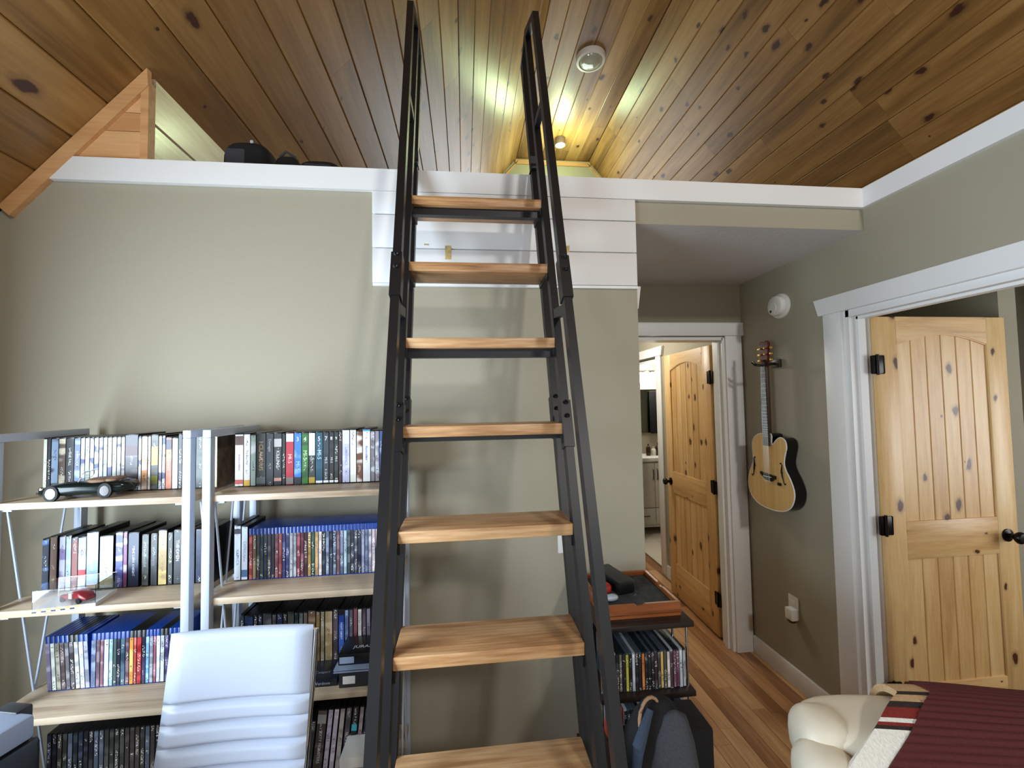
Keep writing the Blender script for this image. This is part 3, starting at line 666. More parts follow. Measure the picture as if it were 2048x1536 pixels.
L1 += [sp('wide charcoal pictured', (74, 72, 78), (118, 112, 118), h=.188, e=[(.62, .8, (98, 76, 80))]), sp('slim white', (222, 224, 226), (80, 84, 110), amt=.2), sp('white and orange', (206, 150, 96), (226, 214, 206), amt=.6),
       sp('slim bright white', (230, 230, 228), (216, 214, 206)), sp('dark yellow boxed', (56, 54, 50), (90, 90, 84), e=[(.45, .78, (216, 180, 84)), (.12, .26, (120, 120, 40))], h=.186), sp('thin white striped', (224, 226, 228), (90, 90, 116), amt=.2), sp('white navy banded', (214, 216, 222), (66, 70, 110), amt=.35),
       sp('rust orange', (190, 96, 62), (206, 120, 80), t=[('DUNWAY', .011, (236, 206, 176), .5)], e=[(.76, .95, (70, 66, 80))], h=.176), sp('plain white', (222, 224, 224), (206, 208, 206), h=.174, t=[('19', .008, (90, 90, 90), .9, 1)]), sp('black speckled', (28, 28, 34), (96, 86, 70), h=.186, amt=.2), sp('black blue flecked', (26, 30, 40), (70, 84, 110), h=.186, amt=.2),
       sp('dark green grey', (58, 66, 66), (70, 80, 78), h=.188), sp('moss grey', (66, 74, 70), (82, 92, 86), h=.188), sp('tall pale yellow', (216, 222, 166), (206, 212, 160), amt=.2, h=.192, shell='brownp', t=[('QUEEN', .026, (70, 66, 60), .45)])]
row(pairs(xs), L1, SPY, SZ[0], 'top', 'left', 'discs on the top shelf of the left bookcase')
# left bookcase, second shelf
xs = [(-1.358, -1.337), (-1.335, -1.314), (-1.308, -1.289), (-1.289, -1.272), (-1.272, -1.253), (-1.253, -1.228), (-1.228, -1.192), (-1.189, -1.148), (-1.142, -1.119), (-1.119, -1.106), (-1.104, -1.071), (-1.063, -1.041), (-1.036, -1.015), (-1.013, -.986), (-.984, -.968), (-.966, -.941), (-.938, -.922), (-.920, -.900), (-.898, -.872), (-.870, -.842)]
L2 = [sp('blue black white lettered', (34, 44, 64), (90, 130, 190), h=.17), sp('plain brown', (116, 92, 82), (128, 102, 90), h=.178, amt=.2), sp('grey lilac', (176, 178, 196), (120, 106, 150), h=.178),
      sp('pale steel blue', (170, 190, 206), (150, 170, 196), h=.178), sp('red brown', (130, 70, 62), (90, 76, 86), h=.172), sp('white red marked', (190, 206, 220), (150, 150, 160), h=.172, e=[(.2, .38, (190, 50, 60))]),
      sp('wide pale blue boxed', (160, 190, 220), (176, 206, 230), h=.186, amt=.2, t=[('Pioneer', .017, (236, 240, 246), .46)], e=[(.78, .96, (216, 206, 190)), (.03, .11, (220, 180, 110))]), sp('wide bright white', (232, 238, 226), (222, 236, 230), h=.172, amt=.2, e=[(.08, .2, (206, 196, 140))]),
      sp('purple blue boxed', (76, 84, 150), (190, 196, 216), h=.182), sp('plum white lettered', (120, 60, 110), (206, 196, 210), h=.182), sp('wide navy', (36, 48, 76), (40, 52, 82), h=.178, amt=.1, t=[('THE DARK KNIGHT', .0105, (206, 212, 226), .46), ]),
      sp('dark green grey', (56, 62, 60), (70, 76, 72), h=.17, t=[('Hannibal', .012, (150, 160, 150), .5)]), sp('black grey lettered', (36, 40, 46), (44, 48, 54), h=.172, t=[('Rebecca', .012, (140, 146, 156), .5)]), sp('gold brown', (160, 136, 84), (196, 176, 110), h=.182, amt=.6),
      sp('slim black green', (38, 44, 44), (50, 56, 54), h=.172, t=[('Vertigo', .010, (170, 166, 110), .5)]), sp('black white lettered', (40, 46, 48), (46, 52, 54), h=.18, amt=.1, t=[('THE OMEN', .014, (226, 230, 230), .62)]), sp('plain black', (20, 20, 26), (26, 26, 34), h=.18), sp('purple grey', (110, 100, 140), (150, 140, 176), h=.178), sp('dark blue', (30, 44, 76), (26, 34, 56), h=.178), sp('midnight blue', (26, 36, 60), (20, 28, 48), h=.178)]
row(xs, L2, SPY, SZ[1], 'second', 'left', 'discs on the second shelf of the left bookcase')
# left bookcase, third shelf: blue-topped cases
xs = [-1.332, -1.318, -1.305, -1.291, -1.277, -1.264, -1.25, -1.236, -1.222, -1.208, -1.193, -1.181, -1.17, -1.155, -1.143, -1.132, -1.121, -1.107, -1.095, -1.082, -1.073, -1.058, -1.046, -1.035, -1.023, -1.014, -1.002, -.989, -.976, -.963, -.95, -.937]
names3 = ['grey violet', 'pale green white', 'cream lettered', 'dark brown', 'stone grey', 'charcoal and cream', 'white', 'pale grey', 'steel grey', 'slate blue', 'grey red banded', 'grey maroon banded', 'lilac white', 'pale mint', 'dark green', 'black white lettered', 'teal grey', 'dark plum', 'orange gold', 'brick red', 'scarlet', 'navy red lettered', 'sky blue', 'silver grey', 'dusty red', 'white lettered', 'soft white', 'violet', 'deep navy', 'dull blue', 'black']
cols3 = [(130, 120, 150), (196, 206, 196), (190, 186, 166), (86, 70, 66), (150, 146, 146), (96, 92, 96), (206, 206, 206), (190, 192, 196), (120, 124, 136), (96, 108, 136), (140, 120, 124), (124, 84, 90), (190, 196, 220), (186, 214, 210), (60, 80, 72), (50, 50, 60), (70, 96, 110), (80, 56, 60), (214, 140, 60), (176, 70, 60), (180, 50, 56), (60, 50, 90), (120, 170, 210), (170, 176, 186), (150, 84, 90), (200, 204, 214), (206, 214, 220), (96, 90, 136), (40, 44, 80), (60, 70, 120), (26, 28, 36)]
L3 = []
for i, (d_, c_) in enumerate(zip(names3, cols3)):
    blk = i in (5, 6, 18, 19, 20, 21, 26, 27)
    L3.append(sp(d_+(' black topped' if blk else ' blue topped'), c_, shade(c_, -45, 50), h=.172, tg=.022, shell='blackp' if blk else 'bluep', amt=.45, lean=R(-4) if i < 9 else 0))
row(pairs(xs), L3, SPY, SZ[2]+.001, 'third', 'left', 'blue-topped discs on the third shelf of the left bookcase')
# right bookcase, second shelf
R2 = [sp('tall white', (206, 216, 228), (216, 222, 232), h=.186, amt=.1, t=[('CAPRICA', .0125, (120, 140, 160), .42)], e=[(.84, .93, (60, 60, 70))]), sp('white blue footed', (196, 206, 220), (206, 214, 226), h=.182, amt=.1, t=[('CAPRICA', .0125, (120, 140, 160), .58)], e=[(.07, .2, (60, 100, 140))])]
X2 = [(-.778, -.756), (-.755, -.734)]
d2 = ['red cream lettered', 'brown gold', 'black yellow marked', 'dark green', 'black pale lettered', 'dark brown', 'black', 'brown red', 'brick red', 'navy gold lettered', 'indigo', 'pale grey', 'silver grey', 'dark red', 'maroon', 'plum brown', 'amber marked', 'green white lettered', 'sand', 'cream', 'black white boxed', 'grey blue', 'charcoal', 'dark steel', 'muted rose', 'slate', 'pale aqua', 'dark moss', 'black flecked', 'dark grey', 'graphite', 'silver lilac', 'light slate', 'dove grey', 'white red lettered', 'pale pink', 'dim blue', 'brown', 'night blue', 'olive', 'cool grey']
c2_ = [(140, 50, 44), (110, 86, 50), (60, 58, 44), (52, 60, 50), (44, 48, 44), (56, 44, 36), (30, 30, 30), (104, 54, 46), (150, 72, 58), (40, 46, 86), (52, 48, 90), (176, 178, 180), (130, 132, 138), (116, 44, 46), (90, 40, 44), (86, 56, 52), (150, 120, 56), (60, 84, 60), (196, 158, 106), (206, 196, 184), (36, 40, 42), (86, 96, 110), (58, 62, 70), (66, 74, 90), (130, 104, 104), (84, 84, 100), (166, 190, 196), (56, 62, 58), (50, 50, 54), (66, 66, 70), (54, 58, 66), (160, 158, 176), (120, 130, 150), (150, 146, 148), (196, 180, 180), (206, 180, 182), (70, 80, 110), (90, 70, 60), (40, 50, 76), (80, 80, 60), (110, 116, 124)]
for i in range(41):
    xa = -.731+.01185*i; X2.append((xa, xa+.01185))
    R2.append(sp(d2[i]+' blue topped', c2_[i], shade(c2_[i], -30, 45), h=.1715, tg=.021, shell='bluep', amt=.45))
row(X2, R2, SPY, SZ[1], 'second', 'right', 'blue-topped discs on the second shelf of the right bookcase')
# right bookcase, third shelf
X3 = []; R3 = []; x = -.772
W3 = [.014, .028, .014, .014, .03, .014, .02, .014, .022, .014, .014, .014, .026, .014, .014, .026, .018, .02, .014, .014, .014, .014, .014, .014, .014, .014, .014]
d3 = ['dark teal', 'navy', 'black', 'midnight blue', 'dark grey', 'charcoal', 'deep navy', 'black grey', 'moss grey', 'dim teal', 'dark grey green', 'grey brown', 'brown', 'amber brown', 'dark tan', 'tan gold', 'plum brown', 'royal blue white lettered', 'blue grey', 'smoke grey', 'dark rose', 'pale cream', 'mauve', 'lilac grey', 'black', 'dark violet', 'grey']
c3 = [(40, 52, 56), (30, 44, 80), (20, 22, 28), (26, 36, 60), (52, 54, 58), (40, 40, 44), (26, 36, 70), (36, 38, 44), (60, 64, 58), (40, 56, 60), (52, 60, 56), (90, 78, 70), (96, 74, 52), (126, 100, 62), (120, 104, 80), (150, 128, 90), (90, 76, 82), (28, 56, 130), (80, 96, 130), (90, 84, 96), (130, 80, 84), (186, 176, 168), (100, 82, 92), (140, 130, 146), (30, 30, 36), (70, 60, 80), (110, 110, 120)]
for i, wd_ in enumerate(W3):
    X3.append((x, x+wd_)); x += wd_+.0008
    R3.append(sp(d3[i], c3[i], shade(c3[i], -25, 35), h=.182 if i % 4 else .186, tg=.004 if i < 17 or i > 17 else .02, amt=.4, **({'t': [('NIGHT COURT', .0085, (216, 220, 226), .6)]} if i == 17 else {})))
row(X3, R3, SPY+.03, SZ[2], 'third', 'right', 'discs on the third shelf of the right bookcase')
# bottom rows in view
X4 = []; R4 = []; x = -.60
W4 = [.015, .012, .014, .014, .016, .03, .016, .016, .016, .018, .02, .014, .014]
d4 = ['blue capped', 'dark slate', 'grey striped', 'white striped', 'dark green', 'thick brown white lettered', 'first pale lilac', 'second pale lilac', 'cream lilac', 'dark patterned', 'black cyan marked', 'blush', 'navy']
c4 = [(96, 120, 170), (56, 58, 66), (120, 120, 124), (150, 150, 156), (44, 50, 52), (60, 52, 52), (176, 166, 182), (180, 168, 180), (186, 176, 170), (90, 86, 90), (20, 22, 30), (150, 130, 130), (30, 36, 60)]
for i, wd_ in enumerate(W4):
    X4.append((x, x+wd_)); x += wd_+.003
    R4.append(sp(d4[i], c4[i], shade(c4[i], -25, 30), h=.172 if i < 5 else .205, amt=.35, lean=R(6), dp=.12, **({'t': [('SIXTY MONSTERS', .013, (206, 204, 196), .42)], 'e': [(.78, .92, (150, 146, 140))]} if i == 5 else ({'e': [(.62, .72, (60, 170, 190))]} if i == 10 else {}))))
row(X4, R4, SPY-.04, SZ[3]+.003, 'fourth', 'right', 'discs and books on the fourth shelf of the right bookcase')
X5 = []; R5 = []; x = -1.33
for i in range(26):
    wd_ = .0145; X5.append((x, x+wd_)); x += wd_+.0006
    c_ = random.choice([(30, 36, 44), (24, 28, 36), (44, 46, 44), (70, 78, 92), (36, 44, 60), (56, 50, 50)])
    R5.append(sp('dark', c_, tuple(c+24 for c in c_), h=.182, amt=.4))
row(X5, R5, SPY, SZ[3], 'fourth', 'left', 'dark discs on the fourth shelf of the left bookcase')

# boxes lying on the right bookcase
b = tag(box('game_box', M['darkp'], -.09, .09, -.06, .06, 0, .05, None, .002, (-.318, 1.51, SZ[2])), 'black box with white label lying at front of right third shelf', 'box')
box('paper_label', M['plate'], -.078, -.04, -.0608, -.0602, .012, .036, b)
for z in (.0505, .058): box('lid_edge', M['greyp'], -.105, .09, -.066, .06, z, z+.0025, b)
b2 = tag(box('boxed_set', M['blackp'], -.09, .09, -.05, .06, 0, .035, None, .003, (-.325, 1.515, SZ[2]+.0612)), 'black boxed set with white block lettering lying on the labelled box', 'box')
letter('JURASSIC', .022, (206, 210, 220), b2, (-.005, -.012, .0356), (0, 0, 0)); box('paper_label', M['greyp'], -.085, -.04, -.0508, -.0502, .006, .026, b2)
b3 = tag(box('booklet', mat('dark_cover', S(26, 32, 42), .3, 0, 0, 40, .5), -.07, .07, -.05, .06, 0, .022, None, .001, (-.488, 1.515, SZ[2])), 'dark glossy booklet with pale script lying beside the black boxes', 'book')
letter('Monsieur Verdoux', .013, (170, 180, 196), b3, (.0, -.0512, .0115), (R(90), 0, 0)); letter('Dr. Caligari', .016, (140, 150, 170), b3, (0, -.01, .0225), (0, 0, 0))
b4 = tag(box('white_box', M['offwhite'], -.075, .075, -.05, .07, 0, .115, None, .003, (-.325, 1.475, SZ[3])), 'white box with grey picture panel on right fourth shelf', 'box')
box('picture_panel', mat('grey_print', S(150, 146, 160), .5, 0, 0, 30, .3), -.06, .065, -.0507, -.0502, .01, .085, b4)

# ---------------------------------------------------------------- model roadster on the left top shelf
def loft_car(parent, L_, prof_top, half_w, belly, m, name='car_body'):
    rings = []
    for x, zt, hw, zb in zip(*[list(t) for t in (L_, prof_top, half_w, belly)]):
        ring = []
        for k in range(16):
            a = 2*math.pi*k/16; sx = math.copysign(abs(math.cos(a))**.55, math.cos(a)); sz = math.copysign(abs(math.sin(a))**.75, math.sin(a))
            ring.append((x, hw*sx, (zt+zb)/2+(zt-zb)/2*sz))
        rings.append(ring)
    return MB().loft(rings).obj(name, m, parent, smooth=True)
car = CARR = tag(empty('model_car', (-1.16, 1.487, SZ[0]), (0, 0, R(11))), 'dark green open-top model sports car on left top shelf', 'model car')
X = [-.128, -.122, -.1, -.06, -.02, .02, .05, .09, .118, .126]
loft_car(car, X, [.022, .030, .037, .042, .044, .041, .042, .043, .036, .026], [.022, .034, .043, .046, .046, .046, .046, .044, .034, .022], [.016, .012, .01, .009, .009, .009, .009, .010, .015, .02], M['cargreen'])
for wx in (-.083, .058):
    for s in (-1, 1):
        wh = MB().tube([(wx, s*.034, .019), (wx, s*.049, .019)], .019, 20).obj('wheel', M['tyre'], car, smooth=True)
        MB().tube([(wx, s*.046, .019), (wx, s*.0497, .019)], .0125, 16).obj('wire_rim', M['chrome'], wh, smooth=True)
MB().puff((.028, 0, .041), (.034, .034, .008), .6).obj('cockpit', M['brownleather'], car, smooth=True)
MB().prism([(-.018, .043), (-.004, .066), (-.002, .066), (-.016, .043)], 'Y', -.036, .036).obj('windscreen', M['glass'], car)
for pth in ([(-.018, -.037, .043), (-.003, -.034, .067), (-.003, .034, .067), (-.018, .037, .043)],): MB().tube(pth, .0014, 6).obj('windscreen_frame', M['chrome'], car)
MB().puff((.066, 0, .0425), (.022, .033, .006), .6).obj('folded_hood', M['brownleather'], car, smooth=True)
for s in (-1, 1): MB().puff((-.118, s*.026, .029), (.008, .006, .006), .9, 12, 8).obj('headlight', M['chrome'], car, smooth=True)
MB().tube([(-.127, -.03, .02), (-.131, -.01, .02), (-.131, .01, .02), (-.127, .03, .02)], .003, 8).obj('front_bumper', M['chrome'], car, smooth=True)
CARR.scale = (.92, .92, 1.22)
# boxed red model car on the left second shelf
dx = tag(empty('display_box', (-1.178, 1.452, SZ[1]), (0, 0, R(9))), 'clear plastic display box holding a red model car on left second shelf', 'display box')
bw, bd, bh = .075, .035, .062
for q in ((-bw, bw, -bd, -bd+.0012, .0105, bh), (-bw, bw, bd*1.9-.0012, bd*1.9, .0105, bh), (-bw, -bw+.0012, -bd+.0014, bd*1.9-.0014, .0105, bh), (bw-.0012, bw, -bd+.0014, bd*1.9-.0014, .0105, bh), (-bw, bw, -bd, bd*1.9, bh+.0002, bh+.0014)): box('clear_pane', M['glass'], *q, dx)
base = box('printed_base', M['plate'], -bw-.001, bw+.001, -bd-.001, bd*1.9+.001, 0, .010, dx)
for i in range(10):
    for jz in (0, 1):
        if (i+jz) % 2 == 0: box('checker', M['yellow'] if jz else M['blackp'], -bw+i*.0112, -bw+(i+1)*.0112, -bd-.0016, -bd-.0008, .0005+jz*.0047, .005+jz*.0047, base)
mini = tag(empty('toy_car', (-1.168, 1.458, SZ[1]+.0105), (0, 0, R(-18))), 'small red model car with white stripe inside the clear box', 'model car')
X = [-.05, -.046, -.03, -.012, .0, .018, .034, .048]
loft_car(mini, X, [.012, .018, .021, .024, .032, .033, .026, .016], [.012, .017, .02, .02, .018, .018, .019, .013], [.006]*8, M['carred'])
for wx in (-.032, .03):
    for s in (-1, 1): MB().tube([(wx, s*.014, .0075), (wx, s*.021, .0075)], .0075, 14).obj('wheel', M['tyre'], mini, smooth=True)
MB().box(-.006, .006, -.0205, .0205, .012, .028).obj('white_stripe', M['plate'], mini)

# ---------------------------------------------------------------- office chair
ch = tag(empty('office_chair', (-.572, 1.0, 0), (0, 0, R(-.5))), 'white ribbed office chair with chrome frame in front of the bookcases', 'chair')
def chair_back():
    prof = [(1.10, .200, .018)]; N_ = 150; pts = []
    for i in range(N_+1):
        t = i/N_; z = 1.095-.60*t; y = .205-.16*t+.02*math.sin(math.pi*t)
        d_ = (1.095-z); g = 0
        for s_ in (.158, .202, .247, .292, .337, .382, .427, .472, .517):
            g = max(g, math.exp(-((d_-s_)/.006)**2))
        th = .018*(1-.8*g)
        if i < 4: th *= (.35+.65*math.sqrt(i/4)) if i else .3
        pts.append((y, z, th))
    b = MB(); rings = []
    nx = 16
    for y, z, th in pts:
        ring = []
        for side in (-1, 1):
            for k in range(nx+1):
                u = -1+2*k/nx; u = u if side < 0 else -u
                e = max(0, 1-abs(u)**10)**.5; hw = .172
                ring.append((hw*u, y+side*th*e*(1 if side < 0 else .5)+.012*u*u*-1, z))
        rings.append(ring)
    b.loft(rings); bmesh.ops.remove_doubles(b.bm, verts=b.bm.verts, dist=1e-5); return b
chair_back().obj('backrest', M['leatherw'], ch, smooth=True)
for s in (-1, 1):
    MB().tube([(s*.166, .222, 1.07), (s*.166, .195, .95), (s*.166, .125, .72), (s*.166, .07, .52), (s*.166, 0, .45), (s*.166, -.38, .46)], .010, 10).obj('side_rail', M['chrome'], ch, smooth=True)
    ar = MB().tube([(s*.195, .11, .78), (s*.225, .07, .80), (s*.235, -.08, .68), (s*.23, -.18, .66), (s*.225, -.24, .60), (s*.2, -.22, .47)], .009, 10).obj('armrest', M['chrome'], ch, smooth=True)
    box('arm_pad', M['leatherw'], s*.235-.022, s*.235+.022, -.17, -.01, .69, .712, ar, .006)
b = MB()
for i in range(8): b.puff((0, .0-.052*i, .475), (.185, .028, .024), .5, 24, 10)
b.obj('seat', M['leatherw'], ch, smooth=True)
MB().tube([(0, -.18, .10), (0, -.18, .45)], .025, 14).obj('gas_column', M['chrome'], ch, smooth=True)
for i in range(5):
    a = 2*math.pi*i/5+.3; ca, sa = math.cos(a), math.sin(a)
    lg = MB().tube([(0, -.18, .10), (.28*ca, -.18+.28*sa, .07)], [.022, .014], 10).obj('base_leg', M['chrome'], ch, smooth=True)
    MB().puff((.285*ca, -.18+.285*sa, .03), (.022, .022, .03), .8, 14, 8).obj('caster', M['blackp'], lg, smooth=True)

# ---------------------------------------------------------------- desk edge with printer, left
dk = tag(empty('desk', (-1.28, .62, 0)), 'black desk under the printer in the left corner', 'desk')
box('desk_top', M['espresso'], -.42, .30, -.45, .50, .745, .775, dk, .004)
for x in (-.38, .26):
    for y in (-.41, .46): box('leg', M['black'], x-.02, x+.02, y-.02, y+.02, 0, .745, dk)
pr = tag(empty('printer', (-1.13, .90, .775), (0, 0, R(-14))), 'dark printer with blue-grey lid at the left picture edge', 'printer')
box('printer_body', M['blackp'], -.2, .2, -.2, .19, 0, .21, pr, .012)
ld = box('lid', M['greyp'], -.195, .195, -.14, .18, .21, .258, pr, .008)
box('hinge_tab', M['darkp'], .1, .16, .17, .2, .2, .262, pr, .004)
box('control_panel', M['darkp'], -.19, .19, -.215, -.15, .16, .215, pr, .006)
for i in range(8): box('button', M['greyp'], -.16+i*.04, -.14+i*.04, -.205, -.19, .2152, .219, pr, .001)
for i in range(5): box('side_vent', M['darkp'], .2, .2025, -.12+i*.05, -.09+i*.05, .05, .14, pr)

# ---------------------------------------------------------------- CD tower, tray, bag
TX0, TX1, TY0, TY1 = .418, .735, 1.362, 1.70
tw = tag(empty('disc_tower', ((TX0+TX1)/2, TY0, 0)), 'dark board tower with chrome rods full of music discs below the tray', 'tower')
tcx = (TX0+TX1)/2
tz = [.936, .716, .54, .364, .188, .02]
for z in tz: box('tower_board', M['espresso'], TX0-tcx, TX1-tcx, 0, TY1-TY0, z-.018, z, tw, .002)
for x in (TX0+.012, TX1-.012):
    for y in (.03, .13, .31): MB().tube([(x-tcx, y, 0), (x-tcx, y, .93)], .0042, 10).obj('chrome_rod', M['chrome'], tw, smooth=True)
box('rear_panel', M['espresso'], TX0+.02-tcx, TX1-.05-tcx, .315, .325, .02, .918, tw)
cdcol = [(130, 30, 26), (40, 30, 30), (36, 36, 38), (120, 110, 96), (46, 44, 44), (206, 196, 70), (30, 30, 34), (206, 210, 212), (44, 40, 46), (50, 40, 40), (206, 120, 56), (40, 40, 48), (46, 44, 46), (52, 44, 44), (60, 50, 56), (70, 60, 60), (220, 190, 110), (90, 80, 60), (210, 200, 196), (80, 56, 66), (96, 56, 76), (110, 60, 86), (190, 196, 200), (150, 150, 160)]
cdn = ['red and black', 'black', 'charcoal', 'khaki', 'dark grey', 'yellow', 'jet black', 'white', 'plum black', 'dark brown', 'orange', 'blue black', 'soot grey', 'brown black', 'dark mauve', 'grey brown', 'pale gold', 'olive', 'ivory', 'wine', 'burgundy', 'magenta plum', 'silver', 'grey lilac']
for r_, (zb, y) in enumerate(((.716, 1.384), (.54, 1.384), (.364, 1.384))):
    for i in range(24):
        c_ = cdcol[(i+r_*7) % 24]; nm = cdn[(i+r_*7) % 24]
        x = TX0+.036+i*.0108
        disc_case(x+.0054, .0106, y+random.choice((0, 0, .002)), zb, .124-random.choice((0, .0005, .001)), .141, random.choice(('clearp', 'cd_a', 'cd_a', 'cd_b', 'cd_b')), prnt(c_, tuple(min(255, c+30) for c in c_), .3), f"{nm} music disc, {ordi(i)} from left in {['top', 'second', 'third'][r_]} row of disc tower", 'music disc', 'music discs in the tower', 0, .005)
# tray
ty = tag(empty('tray', (.578, 1.545, .936)), 'reddish wooden tray lined with dark felt on the disc tower', 'tray')
hx, hy, hz = .136, .140, .046
MB().prism([(-hx, 0), (hx, 0), (hx, hz), (.012, hz), (.004, hz-.008), (-.016, hz-.008), (-.024, hz), (-hx, hz)], 'Y', -hy, -hy+.012).bevel(.0015).obj('front_side', M['tray'], ty)
MB().prism([(-hx, 0), (hx, 0), (hx, hz), (-hx, hz)], 'Y', hy-.012, hy).bevel(.0015).obj('back_side', M['tray'], ty)
for s in (-1, 1):
    x1, x2 = (s*hx, s*(hx-.012)) if s < 0 else (s*(hx-.012), s*hx)
    MB().prism([(-hy+.012, 0), (hy-.012, 0), (hy-.012, hz), (.02, hz), (.012, hz-.006), (-.012, hz-.006), (-.02, hz), (-hy+.012, hz)], 'X', x1, x2).bevel(.0015).obj('end_side', M['tray'], ty)
box('felt_lining', M['felt'], -hx+.012, hx-.012, -hy+.012, hy-.012, .006, .03, ty)
box('moulding', M['tray'], -hx-.003, hx+.003, -hy-.003, -hy, .012, .020, ty, .001)
bb = tag(box('black_box', M['blackp'], -.032, .032, -.085, .085, 0, .042, None, .003, (.55, 1.60, .967), (0, 0, R(14))), 'flat black box lying in the tray', 'box')
box('box_lid', M['darkp'], -.0325, .0325, -.0855, .0855, .0422, .0445, bb, .001)
rd = tag(MB().puff((0, 0, .018), (.022, .03, .018), .7).obj('red_pouch', M['red'], None, (.492, 1.545, .967), (0, 0, .4), True), 'small red pouch beside the black box in the tray', 'pouch')
gd = tag(MB().puff((0, 0, .010), (.024, .016, .010), .8).obj('grey_pebble', M['grey_metal'], None, (.498, 1.478, .967), (0, 0, .2), True), 'small grey rounded gadget in the tray', 'gadget')
tag(MB().tube([(0, 0, .002), (.012, .006, .003), (.02, 0, .012)], .0014, 6).obj('bent_pin', M['chrome'], None, (.588, 1.50, .9665), (0, 0, 0), True), 'tiny bright metal pin on the tray felt', 'pin')
# storage boxes under and beside the bag
tag(box('storage_box', M['fabric_black'], .59, .70, 1.205, 1.335, 0, .715, None, .008), 'tall black fabric box in front of the disc tower', 'box')
sb = tag(empty('storage_ottoman', (.46, 1.12, 0)), 'dark fabric ottoman under the backpack', 'ottoman')
box('ottoman_body', M['fabric_black'], -.14, .12, -.15, .12, .03, .40, sb, .012); box('ottoman_lid', M['fabric_grey'], -.145, .125, -.155, .125, .40, .43, sb, .01)
for x in (-.11, .09):
    for y in (-.12, .09): box('foot', M['blackp'], x-.015, x+.015, y-.015, y+.015, 0, .03, sb)
bp = tag(empty('backpack', (.478, 1.14, .43), (0, 0, R(-8))), 'dark grey backpack slumped in front of the disc tower', 'backpack')
def sack(h, prof, m, name, parent, loc=(0, 0, 0), n=28):
    rings = []
    for t, rx, ry, cx, cy in prof:
        rings.append([(cx+rx*math.copysign(abs(math.cos(2*math.pi*k/n))**.75, math.cos(2*math.pi*k/n)), cy+ry*math.copysign(abs(math.sin(2*math.pi*k/n))**.8, math.sin(2*math.pi*k/n)), t*h) for k in range(n)])
    return MB().loft(rings).obj(name, m, parent, loc, smooth=True)
sack(.43, [(0, .09, .05, 0, 0), (.03, .115, .075, 0, 0), (.2, .12, .085, .0, 0), (.45, .108, .08, .005, 0), (.65, .092, .066, .012, .005), (.8, .076, .052, .02, .01), (.9, .058, .04, .026, .012), (.97, .036, .024, .03, .014), (1, .012, .01, .03, .014)], M['fabric_black'], 'pack_body', bp)
sack(.40, [(0, .07, .03, 0, 0), (.04, .088, .045, 0, 0), (.3, .092, .05, 0, 0), (.6, .075, .042, .014, .01), (.85, .05, .03, .028, .026), (.97, .03, .018, .036, .036), (1, .01, .006, .036, .036)], M['fabric_grey'], 'front_pocket', bp, (.028, -.055, .012))
MB().tube([(-.055, -.07, .10), (-.062, -.065, .22), (-.04, -.045, .34), (.0, -.015, .415)], [.016, .018, .016, .01], 10).obj('shoulder_strap', M['fabric_blue'], bp, smooth=True)
MB().tube([(.002+.032*math.cos(a), -.008+.014*math.cos(a), .385+.055*math.sin(a)) for a in [math.pi*(1.06-.105*i) for i in range(10)]], .0045, 10).obj('carry_loop', M['tan'], bp, smooth=True)
tag(MB().puff((0, 0, .03), (.026, .02, .05), .7).obj('red_bag', M['red'], None, (.43, 1.30, .40), (0, R(10), 0), True), 'red patterned pouch behind the backpack', 'pouch')
bpy.data.objects['red_bag'].location.z = .665
tag(box('pouch_crate', M['espresso'], .405, .585, 1.255, 1.345, 0, .646, None, .004), 'dark crate carrying the red pouch behind the backpack', 'crate')

# ---------------------------------------------------------------- recliner and blanket, bottom right
rc = tag(empty('recliner', (1.2, .75, 0), (0, 0, R(-12))), 'cream leather recliner with puffed channels, bottom right corner', 'armchair')
for i, (z, y) in enumerate(((.715, .30), (.585, .24), (.46, .17), (.34, .10))):
    MB().puff((0, y, z), (.36, .105, .095), .42, 36, 14).obj('back_cushion', M['cream'], rc, smooth=True)
for i, (x, y, z, r_) in enumerate(((-.325, .285, .742, .075), (-.36, .205, .705, .075), (-.40, .12, .655, .075), (-.43, .03, .60, .078), (-.445, -.08, .56, .08), (-.445, -.19, .54, .08))):
    MB().puff((x, y, z), (r_*.95, r_*1.0, r_*1.0), .75, 20, 12).obj('arm_puff', M['cream'], rc, smooth=True)
    MB().puff((-x, y, z), (r_*.95, r_*1.0, r_*1.0), .75, 20, 12).obj('arm_puff', M['cream'], rc, smooth=True)
for s in (-1, 1): box('arm_side', M['cream'], s*.44-.06, s*.44+.06, -.40, .2, .08, .56, rc, .03)
MB().puff((0, -.12, .40), (.37, .30, .09), .4, 36, 14).obj('seat_cushion', M['cream'], rc, smooth=True)
box('base_frame', M['espresso'], -.4, .4, -.35, .25, 0, .10, rc, .01)
MB().puff((0, -.45, .25), (.34, .06, .15), .4, 30, 12).obj('footrest', M['cream'], rc, smooth=True)
bk = tag(empty('blanket', (1.2, .75, 0), (0, 0, R(-12))), 'burgundy ribbed blanket with cream fleece lining over the recliner', 'blanket')
prof = [(0.44, 0.453), (0.435, 0.603), (0.42, 0.723), (0.385, 0.795), (0.32, 0.821), (0.25, 0.815), (0.195, 0.771), (0.15, 0.703), (0.11, 0.623), (0.07, 0.543), (0.03, 0.463), (-0.03, 0.418), (-0.12, 0.408)]
def pcurve(t):
    f = t*(len(prof)-1); i = min(int(f), len(prof)-2); q = f-i
    P0, P1, P2, P3 = [prof[max(0, min(len(prof)-1, k))] for k in (i-1, i, i+1, i+2)]
    return tuple(.5*(2*P1[k]+(P2[k]-P0[k])*q+(2*P0[k]-5*P1[k]+4*P2[k]-P3[k])*q*q+(3*P1[k]-P0[k]-3*P2[k]+P3[k])*q**3) for k in (0, 1))
